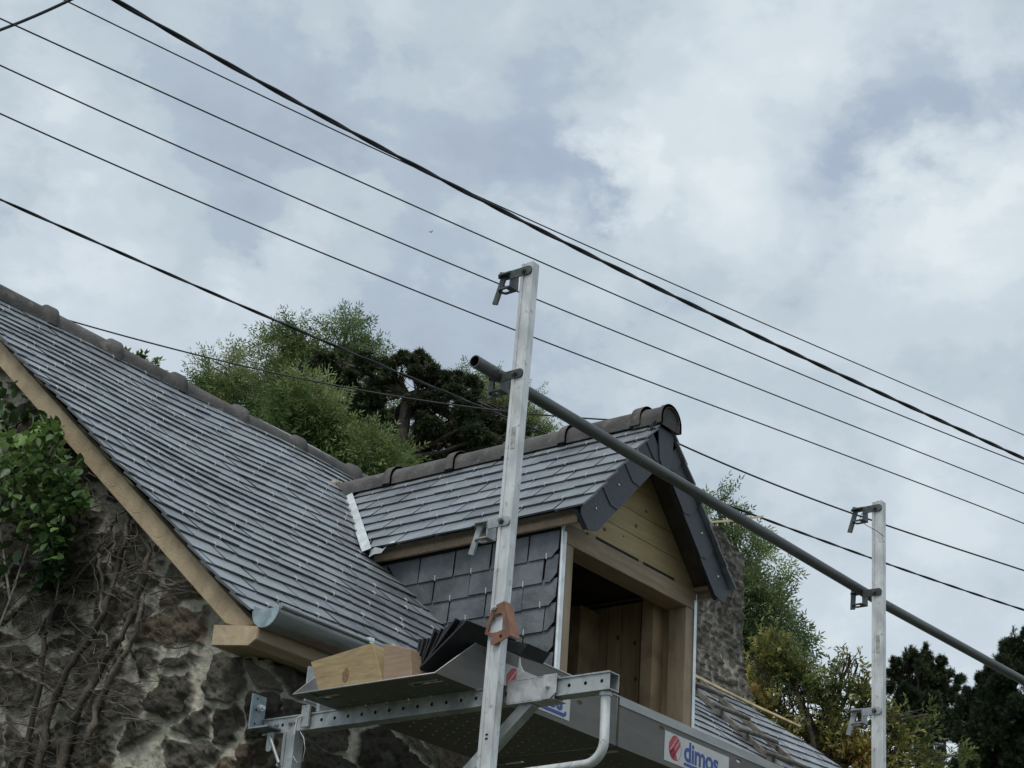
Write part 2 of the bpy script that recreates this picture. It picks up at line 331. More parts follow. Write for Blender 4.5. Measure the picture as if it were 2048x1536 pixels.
# --- rubble stone wall: displaced mesh wrapping the corner
def hash2(i, j, k=0):
    h = np.sin(i*127.1 + j*311.7 + k*74.7)*43758.5453; return h - np.floor(h)
def vnoise(x, y, k=0):
    xi, yi = np.floor(x), np.floor(y); fx, fy = x-xi, y-yi; fx = fx*fx*(3-2*fx); fy = fy*fy*(3-2*fy)
    a, b, c, d = hash2(xi, yi, k), hash2(xi+1, yi, k), hash2(xi, yi+1, k), hash2(xi+1, yi+1, k)
    return (a*(1-fx)+b*fx)*(1-fy) + (c*(1-fx)+d*fx)*fy
def fbm(x, y, k=0, o=5):
    s = 0; a = .5
    for i in range(o): s = s + a*vnoise(x*2**i, y*2**i, k+i); a *= .5
    return s
def rubble(s, z, cw=.27, ch=.125, seed=0):
    """height (m) and colour of rubble masonry at wall coordinates s, z"""
    ws = s + (fbm(s*4, z*4, 11+seed, 4)-.5)*.22; wz = z + (fbm(s*4, z*4, 23+seed, 4)-.5)*.14
    u, v = ws/cw, wz/ch; iu, iv = np.floor(u), np.floor(v)
    F1 = np.full(u.shape, 9.); F2 = np.full(u.shape, 9.); ID = np.zeros(u.shape)
    for di in (-1, 0, 1):
        for dj in (-1, 0, 1):
            ci, cj = iu+di, iv+dj
            px = ci + .5 + (hash2(ci, cj, 1+seed)-.5)*1.0 + .5*(cj % 2); py = cj + .5 + (hash2(ci, cj, 2+seed)-.5)*.7
            px = np.where(cj % 2 > 0, px-.25, px)
            d = np.sqrt((u-px)**2 + (v-py)**2) - (hash2(ci, cj, 3+seed)-.5)*.75
            near = d < F1; F2 = np.where(near, F1, np.minimum(F2, d)); ID = np.where(near, ci*13.3+cj*7.7, ID); F1 = np.where(near, d, F1)
    edge = (F2-F1) + (fbm(s*16, z*16, 31, 4)-.5)*.34
    mw = .09 + .6*(fbm(s*2.2, z*2.2, 5, 3)-.36)
    st = np.clip((edge-mw)/.05, 0, 1); st = st*st*(3-2*st)
    rough = fbm(s*22, z*22, 41, 5)
    lay = fbm(s*5, z*26, 33, 4)-.5
    h = st*(.010 + .020*hash2(ID, ID*.3, 4)) + (rough-.5)*(.040*st + .026) + lay*.016*st + (fbm(s*60, z*60, 51, 3)-.5)*.006 - .012
    k = hash2(ID, ID*.7, 6); k2 = hash2(ID, ID*.1, 9)
    base = np.stack([.066+.075*k, .061+.067*k, .051+.053*k], -1)
    red = (k2 > .84)[..., None]; base = np.where(red, base*V(1.08, .92, .84), base)
    dark = (k2 < .25)[..., None]; base = np.where(dark, base*.6, base)
    lich = np.clip((fbm(s*11, z*11, 71, 4)-.56)*7, 0, 1)[..., None]*.5
    base = base*(1-lich) + V(.16, .155, .12)*lich
    mort = V(.46, .435, .36)*(.6 + .7*fbm(s*9, z*9, 61, 4))[..., None]
    moss = np.clip((fbm(s*5, z*5, 81, 3)-.5)*5, 0, 1)[..., None]*.45
    mort = mort*(1-moss) + V(.16, .17, .10)*moss
    return h, base*st[..., None] + mort*(1-st[..., None])
def path(s):
    """s<0 along the gable (into y), s>0 along the front (into x); rounded corner"""
    x = np.where(s > 0, XG+s, XG); y = np.where(s < 0, YW-s, YW)
    nx = np.where(s < 0, -1., 0.); ny = np.where(s < 0, 0., -1.)
    r = .06; k = np.clip((s+r)/(2*r), 0, 1); a = k*math.pi/2
    inr = np.abs(s) < r
    x = np.where(inr, XG+r-r*np.cos(a), x); y = np.where(inr, YW+r-r*np.sin(a), y)
    nx = np.where(inr, -np.cos(a), nx); ny = np.where(inr, -np.sin(a), ny)
    return x, y, nx, ny
def wallmesh(name, S, T, ztop, zbot, hole=None, lab=None):
    SS, TT = np.meshgrid(S, T, indexing='ij'); zt = ztop(SS); ZZ = zbot + TT*(zt-zbot)
    h, c = rubble(SS, ZZ); x, y, nx, ny = path(SS)
    h = h + (fbm(SS*1.2, ZZ*1.2, 91, 2)-.5)*.05
    P = np.stack([x+nx*h, y+ny*h, ZZ], -1); a, b = SS.shape
    idx = np.arange(a*b).reshape(a, b)
    q = np.stack([idx[:-1, :-1], idx[1:, :-1], idx[1:, 1:], idx[:-1, 1:]], -1).reshape(-1, 4)
    keep = np.ones(len(q), bool)
    cf = c.reshape(-1, 3)
    tones = cf[q]
    o = fast_mesh(name, P.reshape(-1, 3), q[keep], tones[keep], STONE, house, 4, True)
    return o
S = np.concatenate([-np.linspace(4.9, 2.25, 40), -np.arange(2.25, 0, -.0065), np.arange(.0, 1.9, .0065), np.linspace(1.95, 7.6, 90)])
S = np.unique(np.round(S, 5)); S = S[np.concatenate([[True], np.diff(S) > .004])]
def wall_top(s):
    y = YW - s
    zg = np.where(y < 7.1, roofz(y)-.10, roofz(7.1)-.10 - SM*(y-7.1))
    k = np.clip((s+.09)/.09, 0, 1); return zg*(1-k) + 1.765*k
T = np.unique(np.concatenate([np.linspace(0, .72, 40), np.linspace(.72, 1, 260)]))
tops = wall_top(S)
# the wall is gridded in z by height: lower part coarse, the part in view fine
Tg = np.concatenate([np.linspace(0, .5, 30)[:-1], np.linspace(.5, 1, 400)])
wallmesh('wall', S, Tg, wall_top, GZ)
# plain inner core, back and hip-end walls (not in view from the front)
cb = MB(); cb.box((XG+.05, YW+.12, GZ), (XE-.3, YW+.25, 1.74)); cb.box((XG+.12, YW+.3, GZ), (XG+.3, 9.3, 1.72)); cb.box((XG+.05, 9.3, GZ), (XE-.3, 9.5, 1.8)); cb.box((XE-.45, YW+.25, GZ), (XE-.3, 9.3, 1.8))
cb.add([(XG+.1, YW+.1, 1.7), (XG+.1, 9.4, 1.7), (XG+.1, 7.1, 3.83)], [(0, 1, 2)])
cb.build('inner_wall', mat('inner_wall_stone', (.16, .14, .11), .95, var=.3, nscale=5, bump=.6, bscale=20), house)

# --- roof boarding under the slates (open under the dormer), hip end, rear slope
rb = MB()
def slab(poly, d=.05, mi=0, off=-.034):     # polygon in (x, y) laid on the main roof plane
    lo = [V(x, y, roofz(y)) + NR*(off-d) for x, y in poly]; hi = [V(x, y, roofz(y)) + NR*off for x, y in poly]
    rb.hexa(lo, hi, mi)
ry = 7.0
slab([(XV+.012, YE+.03), (X0+.02, YE+.03), (X0+.02, 5.70), (XM, 6.62), (XM, 7.02), (XV+.012, 7.14)])
slab([(X1-.02, YE+.03), (XE-.05, YE+.03), (9.47, 6.99), (XM, 7.02), (XM, 6.62), (X1-.02, 5.70)])
rb.hexa([(XV+.012, 7.14, roofz(7.14)-.02), (XV+.012, 9.45, 1.72), (XE, 9.45, 1.72), (9.47, 7.0, roofz(7.0)-.02)],
        [(XV+.012, 7.14, roofz(7.14)-.08), (XV+.012, 9.45, 1.66), (XE, 9.45, 1.66), (9.47, 7.0, roofz(7.0)-.08)])
rb.hexa([(9.47, 6.99, roofz(6.99)-.02), (XE, YE+.05, roofz(YE)-.02), (XE, 9.45, 1.72)], [(9.47, 6.99, roofz(6.99)-.08), (XE, YE+.05, roofz(YE)-.08), (XE, 9.45, 1.66)])
rb.build('roof_boarding', mat('roof_boarding_wood', (.055, .045, .035), .9, var=.2), house)

# --- slates
def slates(O, U, Vv, Nn, rows, exp, wid, urange, t=.009, lift=.014, hooks=True, seed=1, mats=(SLATE, HOOK), parent=None, name='roof_slates', lap=1.25, hl=.03, chamfer_right=False, jit=.003, sag=None, urow=None):
    b = MB(); rnd = random.Random(seed)
    for r in range(rows):
        v0 = r*exp + rnd.uniform(-.002, .002); ush = (r % 2)*wid*.5 + (rnd.uniform(-.028, .028) if rows > 12 else rnd.uniform(-.012, .012))
        mid = urange(v0+exp*.5)
        if mid is None: continue
        k0 = math.floor((min(mid)-ush)/wid)-1; k1 = math.ceil((max(mid)-ush)/wid)+1
        for k in range(k0, k1+1):
            ua = k*wid+ush+rnd.uniform(-jit, jit); ub = ua + wid - (.0085 if rows > 12 else .006) - rnd.uniform(0, .0025)
            va = v0 + rnd.uniform(-.0025, .0025); vb = va + exp*lap
            pl = urange(va); ph = urange(min(vb, v0+exp*1.0))
            if pl is None: continue
            if ph is None: ph = pl
            a0, b0 = max(ua, pl[0]), min(ub, pl[1]); a1, b1 = max(ua, ph[0]), min(ub, ph[1])
            if (b0-a0 < .008 and b1-a1 < .008): continue
            if b0 < a0: a0 = b0 = (a0+b0)/2
            if b1 < a1: a1 = b1 = (a1+b1)/2
            lf = lift + rnd.uniform(-.0015, .0025); tw = rnd.uniform(-.0012, .0012)
            def P(u_, v_, n_):
                p = O + U*u_ + Vv*v_ + Nn*n_
                if sag is not None: p = p + sag(u_, v_)
                return p
            lo = [P(a0, va, lf-t+tw), P(b0, va+rnd.uniform(-.001, .001), lf-t-tw), P(b1, vb, -t*.6), P(a1, vb, -t*.6)]
            hi = [P(a0, va, lf+tw), P(b0, va, lf-tw), P(b1, vb, t*.4), P(a1, vb, t*.4)]
            if chamfer_right and b0 >= pl[1]-.002 and b0-a0 > .05:
                c = .035
                lo = [lo[0], P(b0-c, va, lf-t), P(b0, va+c, lf-t), lo[2], lo[3]]; hi = [hi[0], P(b0-c, va, lf), P(b0, va+c, lf), hi[2], hi[3]]
            tone = rnd.uniform(.78, 1.16) if rnd.random() > .15 else rnd.uniform(.6, 1.3)
            tc_ = (tone*rnd.uniform(.97, 1.03), tone, tone*rnd.uniform(.97, 1.04))
            b.hexa(lo, hi, 0, tc_, .32)
            uc = (ua+ub)/2
            if hooks and pl[0]+.01 < uc < pl[1]-.01 and ph[0] < uc < ph[1] and r > 0 and (rows < 12 or rnd.random() < .62):
                h0 = P(uc, va-.004, lf+.001)
                b.obox(P(uc, va+hl*.36, lf+.0015), U, Vv, Nn, (.0019, hl*.36, .0018), 1)
                b.obox(P(uc, va-.003, lf-.002), U, Vv, Nn, (.0019, .0022, .005), 1)
    return b.build(name, list(mats), parent)
O = V(0, YE, roofz(YE)); EXP = .1155
VAL = lambda y: (XM - (6.55-y)*(XM-6.09)/(6.55-5.70))      # valley left: x as a function of y
def ur_left(v):
    y = YE + v/SL
    if y < 5.70: r = X0-.004
    elif y < 6.62: r = VAL(y)-.012
    else: r = 9.6
    if y > 7.13: return None
    return (XV-.03, r)
def ur_right(v):
    y = YE + v/SL
    l = X1+.004 if y < 5.70 else 2*XM - VAL(min(y, 6.62)) + .012
    r = 12.0 - (y-4.6)*(12.0-10.07)/(6.42-4.6)
    if y > 6.62 or l > r: return None
    return (l, r)
def sagf(u, v):    # gentle unevenness of an old roof
    return NR*(.012*math.sin(u*1.7+v*.9) + .006*math.sin(u*3.9-v*2.1+1) + .004*math.sin(v*7+u*2))
slates(O, XU, VU, NR, 29, EXP, .222, ur_left, parent=house, seed=3, sag=sagf, hl=.026)
slates(O, XU, VU, NR, 24, EXP, .222, ur_right, parent=house, seed=4, sag=sagf, hl=.026)

# --- ridge tiles
def ridge_tile(parent, p0, p1, r=.077, collar_at=1, closed=False, tone=1.0, cr_=1.24):
    p0 = V(*p0); p1 = V(*p1); ax = p1-p0; Ln = np.linalg.norm(ax); ax /= Ln; side = np.cross(ax, [0, 0, 1]); side /= np.linalg.norm(side); up = np.cross(side, ax)
    b = MB(); n = 14
    def prof(rr, dz=0): 
        q = [(-rr*1.0, -.032)] + [(-rr*math.cos(math.pi*i/n), rr*math.sin(math.pi*i/n)) for i in range(n+1)] + [(rr*1.0, -.032)]
        return q
    st = [(0, r), (.84, r), (.865, r*1.07), (.885, r*cr_), (1.0, r*(cr_+.02)), (1.0, r*cr_-.014), (.9, r*cr_-.02)]
    if collar_at == 0: st = [(1-a, q) for a, q in st][::-1]
    rows = []
    for a, rr in st: rows.append([p0 + ax*(a*Ln) + side*x + up*z for x, z in prof(rr)])
    m_ = len(rows[0]); vs = [p for rw in rows for p in rw]
    b.add(vs, [(i*m_+k, i*m_+k+1, (i+1)*m_+k+1, (i+1)*m_+k) for i in range(len(rows)-1) for k in range(m_-1)], 0, tone, True)
    # inner skin so the tile has a thickness
    inn = [[p0 + ax*(a*Ln) + side*x + up*z for x, z in prof(r*.86)] for a in (0, 1)]
    vs = inn[0]+inn[1]; b.add(vs, [(k, m_+k, m_+k+1, k+1) for k in range(m_-1)], 0, tone, True)
    for q in (0, 1):
        outr = rows[0 if (q == 0) else -1] if collar_at == 1 else rows[0 if q == 0 else -1]
        a_ = [p0+ax*(q*Ln)+side*x+up*z for x, z in prof(r if (q != collar_at) else r*cr_)]
        b.add(a_+inn[q], [(k, k+1, m_+k+1, m_+k) for k in range(m_-1)], 0, tone)
    for sx in (0, m_-1):
        b.add([p0+side*prof(r)[sx][0]*1.0+up*-.032, p1+side*prof(r)[sx][0]+up*-.032, p1+side*prof(r*.86)[sx][0]+up*-.032, p0+side*prof(r*.86)[sx][0]+up*-.032], [(0, 1, 2, 3)], 0, tone)
    if closed:
        e_ = [p0+ax*(Ln*(.93 if collar_at else .07))+side*x+up*z for x, z in prof(r*1.05)]
        b.add(e_, [list(range(len(e_)))], 0, tone)
    return b.build('ridge_tile', TILE, parent)
xs_ = [4.16, 4.545, 4.962, 5.375, 5.81, 6.255, 6.70, 7.15] + [7.15+.445*i for i in range(1, 6)]
for a, b_ in zip(xs_[:-1], xs_[1:]):
    ridge_tile(house, (a, ridge_y(a), ridge_z(a)), (b_+.02, ridge_y(b_), ridge_z(b_)), tone=random.uniform(.75, 1.2))

SAWM = mat('saw_mark_wood', (.36, .30, .22), .8)
# --- barge board (rafter) along the verge, under-verge slate fillets
bb = MB()
def bp(y, dn, x): return V(x, y, roofz(y)) - NR*dn
for (x0_, x1_, ya, yb, d0, d1) in ((XV+.006, XV+.056, 4.585, 7.16, .022, .102),):
    pl = [bp(ya, d0, x0_), bp(yb, d0, x0_), bp(yb, d1, x0_), bp(ya+.10, d1, x0_), bp(ya+.035, d1-.035, x0_)]
    bb.prism(pl, V(x1_-x0_, 0, 0))
bb.build('barge_board', WOODB, house, bevel=.004)
# arcs left by the saw on the board's face
for cy in (5.50, 5.33, 5.18):
    arc = MB(); pts = []
    for k in range(14):
        a = math.radians(200 + k*9); c = bp(cy, .05, XV+.0058)
        pts.append(c + VU*math.cos(a)*.07 + NR*math.sin(a)*.038)
    arc.tube(pts, .0009, 5); arc.build('saw_mark', SAWM, house)
# --- wall plate timber whose end shows at the corner
wp = MB(); y0_, y1_ = 4.512, 4.745
pl = [(XV-.05, y1_, 1.864), (XV-.05, y0_, 1.828), (XV-.05, y0_+.004, 1.780), (XV-.05, y0_+.040, 1.760), (XV-.05, y1_, 1.786)]
wp.prism([V(*p) for p in pl], V(1.92, 0, -.004))
o = wp.build('wall_plate', WOODX, house, bevel=.003)
ep = MB(); pe = [V(XV-.0525, p[1]+(.003 if p[1] < 4.6 else -.003), p[2]+(-.003 if p[2] > 1.82 else .003)) for p in pl]; ep.prism(pe, V(.002, 0, 0)); ep.build('end_grain_face', WOODE, o)
wp = MB(); wp.box((X1, 4.60, 1.78), (XE-.3, 4.80, 1.87)); wp.build('wall_plate', WOODX, house, bevel=.003)

# --- gutter
gt = MB(); GY, GZZ, GR = 4.488, 1.885, .064
def gsec(x, r, a0=180, a1=360, n=16): return [V(x, GY + r*math.cos(math.radians(a0+(a1-a0)*k/n)), GZZ + r*math.sin(math.radians(a0+(a1-a0)*k/n))) for k in range(n+1)]
def shell(b, x0_, x1_, r, th=.0015, mi=0):
    A, B, C, D = gsec(x0_, r), gsec(x1_, r), gsec(x0_, r-th), gsec(x1_, r-th); n = len(A)
    b.add(A+B, [(k, k+1, n+k+1, n+k) for k in range(n-1)], mi, 1.0, True); b.add(C+D, [(k, n+k, n+k+1, k+1) for k in range(n-1)], mi, 1.0, True)
    b.add(A+C, [(k, n+k, n+k+1, k+1) for k in range(n-1)], mi); b.add(B+D, [(k, k+1, n+k+1, n+k) for k in range(n-1)], mi)
shell(gt, 4.25, 6.10, GR); shell(gt, 4.25, 4.345, GR+.003)
gt.tube([(4.25, GY-GR-.004, GZZ+.003), (4.345, GY-GR-.004, GZZ+.003)], .0115, 10); gt.tube([(4.345, GY-GR-.004, GZZ+.003), (6.10, GY-GR-.004, GZZ+.003)], .0085, 10)
gt.box((4.25, GY+GR-.002, GZZ), (6.10, GY+GR, GZZ+.02))
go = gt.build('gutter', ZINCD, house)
rm = MB(); gA = [gsec(4.43+.30*k/12, GR+.0008, 236+4*math.sin(k*1.9), 262+5*math.sin(k*1.3+1), 4) for k in range(13)]  # curved patch that paints a red reflection onto the gutter
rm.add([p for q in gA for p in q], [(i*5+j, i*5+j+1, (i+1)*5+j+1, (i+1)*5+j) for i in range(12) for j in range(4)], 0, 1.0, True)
rm.build('red_reflection_patch', mat('painted_red_reflection', (.30, .31, .31), .4, .5, nscale=9, second=(.36, .15, .13), mixpos=(.42, .62), stretch=(.7, 2, 2)), go)
ec = MB(); s_ = gsec(4.25, GR+.002); ec.prism(s_, V(-.003, 0, 0)); ec.build('end_cap', ZINCC, go)
for gx in (4.72, 5.3, 5.9):
    gb = MB(); A = gsec(gx, GR+.006, 175, 370, 14); gb.tube(A, .004, 6); gb.box((gx-.012, GY-GR-.012, GZZ-.004), (gx+.012, GY-GR+.01, GZZ+.018)); gb.build('gutter_hook', ZINC, go)

# --- chimney
ch = MB(); cs = []
def chimney():
    # four faces of a slightly tapering, crumbling stack: displaced grids
    V_, Q, C = [], [], []; base = 0
    cor = [(9.85, 6.44), (10.68, 6.44), (10.68, 7.35), (9.85, 7.35)]
    for fi in range(4):
        a, b = V(*cor[fi], 0), V(*cor[(fi+1) % 4], 0); nU, nV = (90, 150) if fi in (0, 3) else (30, 50)
        u, t = np.meshgrid(np.linspace(0, 1, nU), np.linspace(0, 1, nV), indexing='ij')
        ztop = 4.62 - (np.where(fi == 0, u, 0)*.16) + (fbm(u*6, u*0+fi, 7, 3)-.5)*.10
        if fi == 1: ztop = ztop - .16*(1-u)
        z = 2.9 + t*(ztop-2.9)
        s = u*np.linalg.norm(b-a)+fi*3.1; h, c = rubble(s, z, .19, .085, 40)
        h = h*.7 + (fbm(s*2.2, z*2.2, 17, 3)-.5)*.045 + (fbm(s*14, z*22, 27, 4)-.5)*.02
        h = h + np.where(t > .955, .022, 0)*(fbm(s*9, z*4, 13, 2)) + np.clip((3.62-z), 0, .3)*.35
        nrm = np.array([(0, -1, 0), (1, 0, 0), (0, 1, 0), (-1, 0, 0)][fi], float)
        P = a + (b-a)*u[..., None]; P = P + nrm*h[..., None]; P[..., 2] = z
        c = c*.42 + V(.095, .086, .076)*.65; li = np.clip((fbm(s*30, z*18, 19, 3)-.57)*8, 0, 1)[..., None]*.7; c = c*(1-li) + V(.34, .33, .30)*li
        idx = np.arange(nU*nV).reshape(nU, nV)+base; q = np.stack([idx[:-1, :-1], idx[1:, :-1], idx[1:, 1:], idx[:-1, 1:]], -1).reshape(-1, 4)
        V_.append(P.reshape(-1, 3)); Q.append(q); C.append(c.reshape(-1, 3)); base += nU*nV
    Vv = np.concatenate(V_); q = np.concatenate(Q); c = np.concatenate(C)
    o = fast_mesh('chimney', Vv, q, c[q], STONE, house, 4, True)
    tp = MB(); tp.box((9.87, 6.48, 4.3), (10.62, 7.33, 4.42)); tp.build('chimney_top', mat('chimney_mortar', (.2, .19, .16), .95, var=.4, nscale=12, bump=.8, bscale=30), o)
chimney()

# ------------------------------------------------------------------ dormer
dm = MB()     # timber frame of the dormer
PW = .078
a_, b_, c_, d_ = X0+.006, X0+.006+PW, X1-.006-PW, X1-.006                # sill and both posts in one piece
dm.prism([V(a_, YF, 1.64), V(d_, YF, 1.64), V(d_, YF, 2.78), V(c_, YF, 2.78), V(c_, YF, 1.70), V(b_, YF, 1.70), V(b_, YF, 2.78), V(a_, YF, 2.78)], V(0, .10, 0))
dormer = dm.build('dormer', WOOD, house, bevel=.003)
tag(dormer, 'unfinished wooden dormer with slate cheeks and open front')
lt = MB(); lt.box((X0+.006, YF-.004, 2.78), (X1-.006, YF+.12, 2.872)); lt.build('lintel', WOODX, dormer, bevel=.003)
# eaves boards under the overhang, both sides, with their ends at the front
for sgn in (-1, 1):
    eb = MB(); xo = XM+sgn*(DXE-.045); xi = XM+sgn*(X1-X0-.02)/2
    a, b_ = sorted((xo, xi)); eb.box((a, 4.545, 2.835+.042), (b_, 5.75, 2.835+.060)); 
    a, b_ = sorted((xo, xo-sgn*.018)); eb.box((a, 4.545, 2.843), (b_, 5.75, 2.876))
    eb.build('eaves_board', WOODX, dormer)
# gable boards
gx0, gx1, gz0, gz1 = XM-.50, XM+.50, 2.895, 3.40
nb = 5; hb = .118
for k in range(nb):
    za = 2.888 + k*hb; zb = za + hb - .0035
    def hw(z): return max(.0, (3.50-z)/DS)
    if hw(za) <= .02: break
    b = MB(); w0, w1 = hw(za), hw(zb)
    b.prism([V(XM-w0, YF+.02, za), V(XM+w0, YF+.02, za), V(XM+w1, YF+.02, zb), V(XM-w1, YF+.02, zb)], V(0, .02, 0)); gbo = b.build('gable_board', WOODY, dormer)
    for q_ in range(2):
        kx, kz = XM+random.uniform(-.8, .8)*w1, random.uniform(za+.02, zb-.02); kn = MB(); kr = random.uniform(.004, .010)
        kn.prism([V(kx+math.cos(a_)*kr*1.3, YF+.0195, kz+math.sin(a_)*kr) for a_ in np.linspace(0, 2*math.pi, 11)[:-1]], V(0, -.0004, 0)); kn.build('wood_knot', KNOT, gbo)
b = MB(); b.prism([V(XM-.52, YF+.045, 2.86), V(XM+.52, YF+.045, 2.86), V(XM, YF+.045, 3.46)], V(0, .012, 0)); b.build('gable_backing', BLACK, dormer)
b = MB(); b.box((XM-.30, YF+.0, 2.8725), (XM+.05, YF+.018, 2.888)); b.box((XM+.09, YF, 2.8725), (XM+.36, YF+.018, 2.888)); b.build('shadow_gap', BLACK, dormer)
for xa_, xb_ in ((XM-.36, XM-.30), (XM+.05, XM+.09), (XM+.36, XM+.53)):
    b = MB(); b.box((xa_, YF+.002, 2.8725), (xb_, YF+.03, 2.887)); b.build('packing_piece', WOODX, dormer)
# cheeks: inner planks, outer slates
for sgn, xf in ((-1, X0), (1, X1)):
    ib = MB(); xi = xf - sgn*.016
    y = YF+.10; kk = 0
    while y < 5.75:
        wd = random.choice((.085, .10, .115)); yb = min(y+wd-.006, 5.78)
        ib.box((min(xi, xi-sgn*.018), y, 1.62), (max(xi, xi-sgn*.018), yb, 2.86), 0, random.uniform(.75, 1.25)); y += wd
    y = 5.75
    while y < 7.0 and sgn > 0:
        break
    ipo = ib.build('cheek_planks', PLANK if sgn > 0 else DARKW, dormer)  # left planks coloured dark to stand for the unlit interior
    if sgn > 0:
        for q_ in range(9):
            ky, kz = random.uniform(4.85, 5.18), random.uniform(2.1, 2.7); kr = random.uniform(.006, .012); kn = MB(); xk = xi-.0186-.0
            kn.prism([V(xk, ky+math.cos(a_)*kr, kz+math.sin(a_)*kr*1.3) for a_ in np.linspace(0, 2*math.pi, 11)[:-1]], V(-.0004, 0, 0)); kn.build('wood_knot', KNOT, ipo)
    ob = MB(); xa, xb = sorted((xf-sgn*.004, xf-sgn*.014)); ob.box((xa, YF+.012, 1.75), (xb, 5.8, 2.88)); ob.build('cheek_boarding', BLACK, dormer)
# inner secondary posts, as seen on the right
ip = MB(); ip.box((X1-.13, YF+.16, 1.62), (X1-.036, YF+.225, 2.86), 0); ip.box((X1-.20, 5.20, 1.62), (X1-.036, 5.26, 2.83), 0); ip.box((X0+.036, 5.20, 1.62), (X0+.12, 5.26, 2.83)); ip.box((X0+.03, 5.3, 2.76), (X1-.03, 5.38, 2.83))
ip.build('inner_post', mat('inner_post_wood', (.34, .245, .15), .8, var=.25, nscale=5), dormer)
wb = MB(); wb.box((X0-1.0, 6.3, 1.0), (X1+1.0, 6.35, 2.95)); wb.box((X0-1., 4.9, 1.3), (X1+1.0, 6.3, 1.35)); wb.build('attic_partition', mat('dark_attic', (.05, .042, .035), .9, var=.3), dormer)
# left cheek slates (plane facing -X): u along -Y (towards the front), v up
def cheek_l(v):
    z = 1.94+v; yr = RY + (z-RZ)/SM
    if z > 2.845: return None
    return (-yr+0.0, -(YF+.014))
def cheek_r(v):
    z = 1.94+v; yr = RY + (z-RZ)/SM
    if z > 2.845: return None
    return ((YF+.014), yr)
CE = .1125
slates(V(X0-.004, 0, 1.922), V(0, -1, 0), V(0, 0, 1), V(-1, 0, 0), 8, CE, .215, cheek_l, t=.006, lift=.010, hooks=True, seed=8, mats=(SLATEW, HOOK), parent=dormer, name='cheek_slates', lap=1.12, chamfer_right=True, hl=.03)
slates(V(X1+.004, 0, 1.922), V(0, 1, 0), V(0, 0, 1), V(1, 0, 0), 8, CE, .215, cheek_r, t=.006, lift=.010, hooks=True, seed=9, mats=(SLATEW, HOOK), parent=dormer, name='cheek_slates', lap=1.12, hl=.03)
# zinc corner strips
for xf, sg in ((X0, -1), (X1, 1)):
    z_ = MB(); z_.tube([(xf-.0+sg*.004, YF-.001, 1.9), (xf+sg*.004, YF-.001, 2.868)], [.0080, .0080] if sg < 0 else [.004, .004], 10); z_.box((min(xf, xf-sg*.02), YF-.006, 1.9), (max(xf, xf-sg*.02), YF-.004, 2.83))
    z_.build('corner_strip', ZINC, dormer)
# dormer roof slates
DL = math.hypot(1, DS)
for sgn in (-1, 1):
    U = V(0, -1, 0) if sgn < 0 else V(0, 1, 0)
    Vv = V(-sgn*1/DL, 0, DS/DL); Nn = V(sgn*DS/DL, 0, 1/DL)
    O_ = V(XM+sgn*DXE, 0, DZE)
    tot = DXE*DL
    def yval(v):    # back edge at the valley
        z = DZE + v*DS/DL; return RY + (z-RZ)/SM - .055
    def ur(v, sgn=sgn):
        if v > tot-.03: return None
        yb = yval(v); yf = 4.475
        return (-yb, -yf) if sgn < 0 else (yf, yb)
    slates(O_, U, Vv, Nn, 9, .1125, .232, ur, parent=dormer, seed=12+sgn, hooks=True, lap=1.15, hl=.022, name='dormer_slates', lift=.0135, t=.0085)
    # boarding under
    bd = MB(); lo = []
    for (vv, which) in ((0.0, 'f'), (0, 'b'), (tot-.0, 'b'), (tot-.0, 'f')):
        y = 4.535 if which == 'f' else yval(vv)+.05
        lo.append(O_ + Vv*(vv+.012 if vv == 0 else vv) + V(0, y, 0) - Nn*.007)
    bd.hexa([p - Nn*.018 for p in lo], lo); bd.build('dormer_boarding', DARKW, dormer)
    # slate-clad rake at the front: overlapping slate pieces hung on a board
    rk = MB(); Lr = tot; nn_ = 4
    fb = MB(); fb.obox(V(XM+sgn*DXE, 4.535, DZE)+Vv*(Lr*.5-.01)-Nn*.065, Vv, V(0, 1, 0), Nn, (Lr*.5-.02, .010, .052)); fb.build('rake_board', SLATEF, dormer)
    for k in range(nn_):
        va = k*.235 - .012; vb = min(va+.285, Lr+.03)
        yy = 4.515 - .007 - .000*k
        c0 = V(XM+sgn*DXE, yy, DZE)
        tl = .006*(1 if k % 2 else 0)
        dd = -.152
        pts = [c0+Vv*va+Nn*-.008, c0+Vv*vb+Nn*-.008, c0+Vv*vb+Nn*dd, c0+Vv*(va+.035)+Nn*dd, c0+Vv*va+Nn*(dd+.045)]
        if k == 0:   # lowest one ends in a point that hangs down
            pts = [c0+Vv*.012+Nn*-.008, c0+Vv*vb+Nn*-.008, c0+Vv*vb+Nn*dd, c0+Vv*.055+Nn*dd, c0+V(sgn*-.075, 0, -.085), c0+V(-sgn*.018, 0, -.03)]
        pts = [p + V(0, -.004*(k), 0) for p in pts]
        rk.prism(pts, V(0, -.006, 0), 0, random.uniform(.85, 1.15))
        for q in (.10,):
            pc = c0+Vv*(va+.12)+Nn*-.065+V(0, -.0085-.004*k, 0); rk.obox(pc, V(1, 0, 0), V(0, 1, 0), V(0, 0, 1), (.0035, .002, .0035), 1)
    rk.build('rake_slates', [SLATEF, HOOK], dormer)
# front tip where rakes meet: a slate tongue
tg = MB(); tg.prism([V(XM-.07, 4.49, 3.50), V(XM+.07, 4.49, 3.50), V(XM+.055, 4.49, 3.33), V(XM+.01, 4.49, 3.265), V(XM-.045, 4.49, 3.33)], V(0, -.006, 0)); tg.build('apex_slate', SLATEF, dormer)
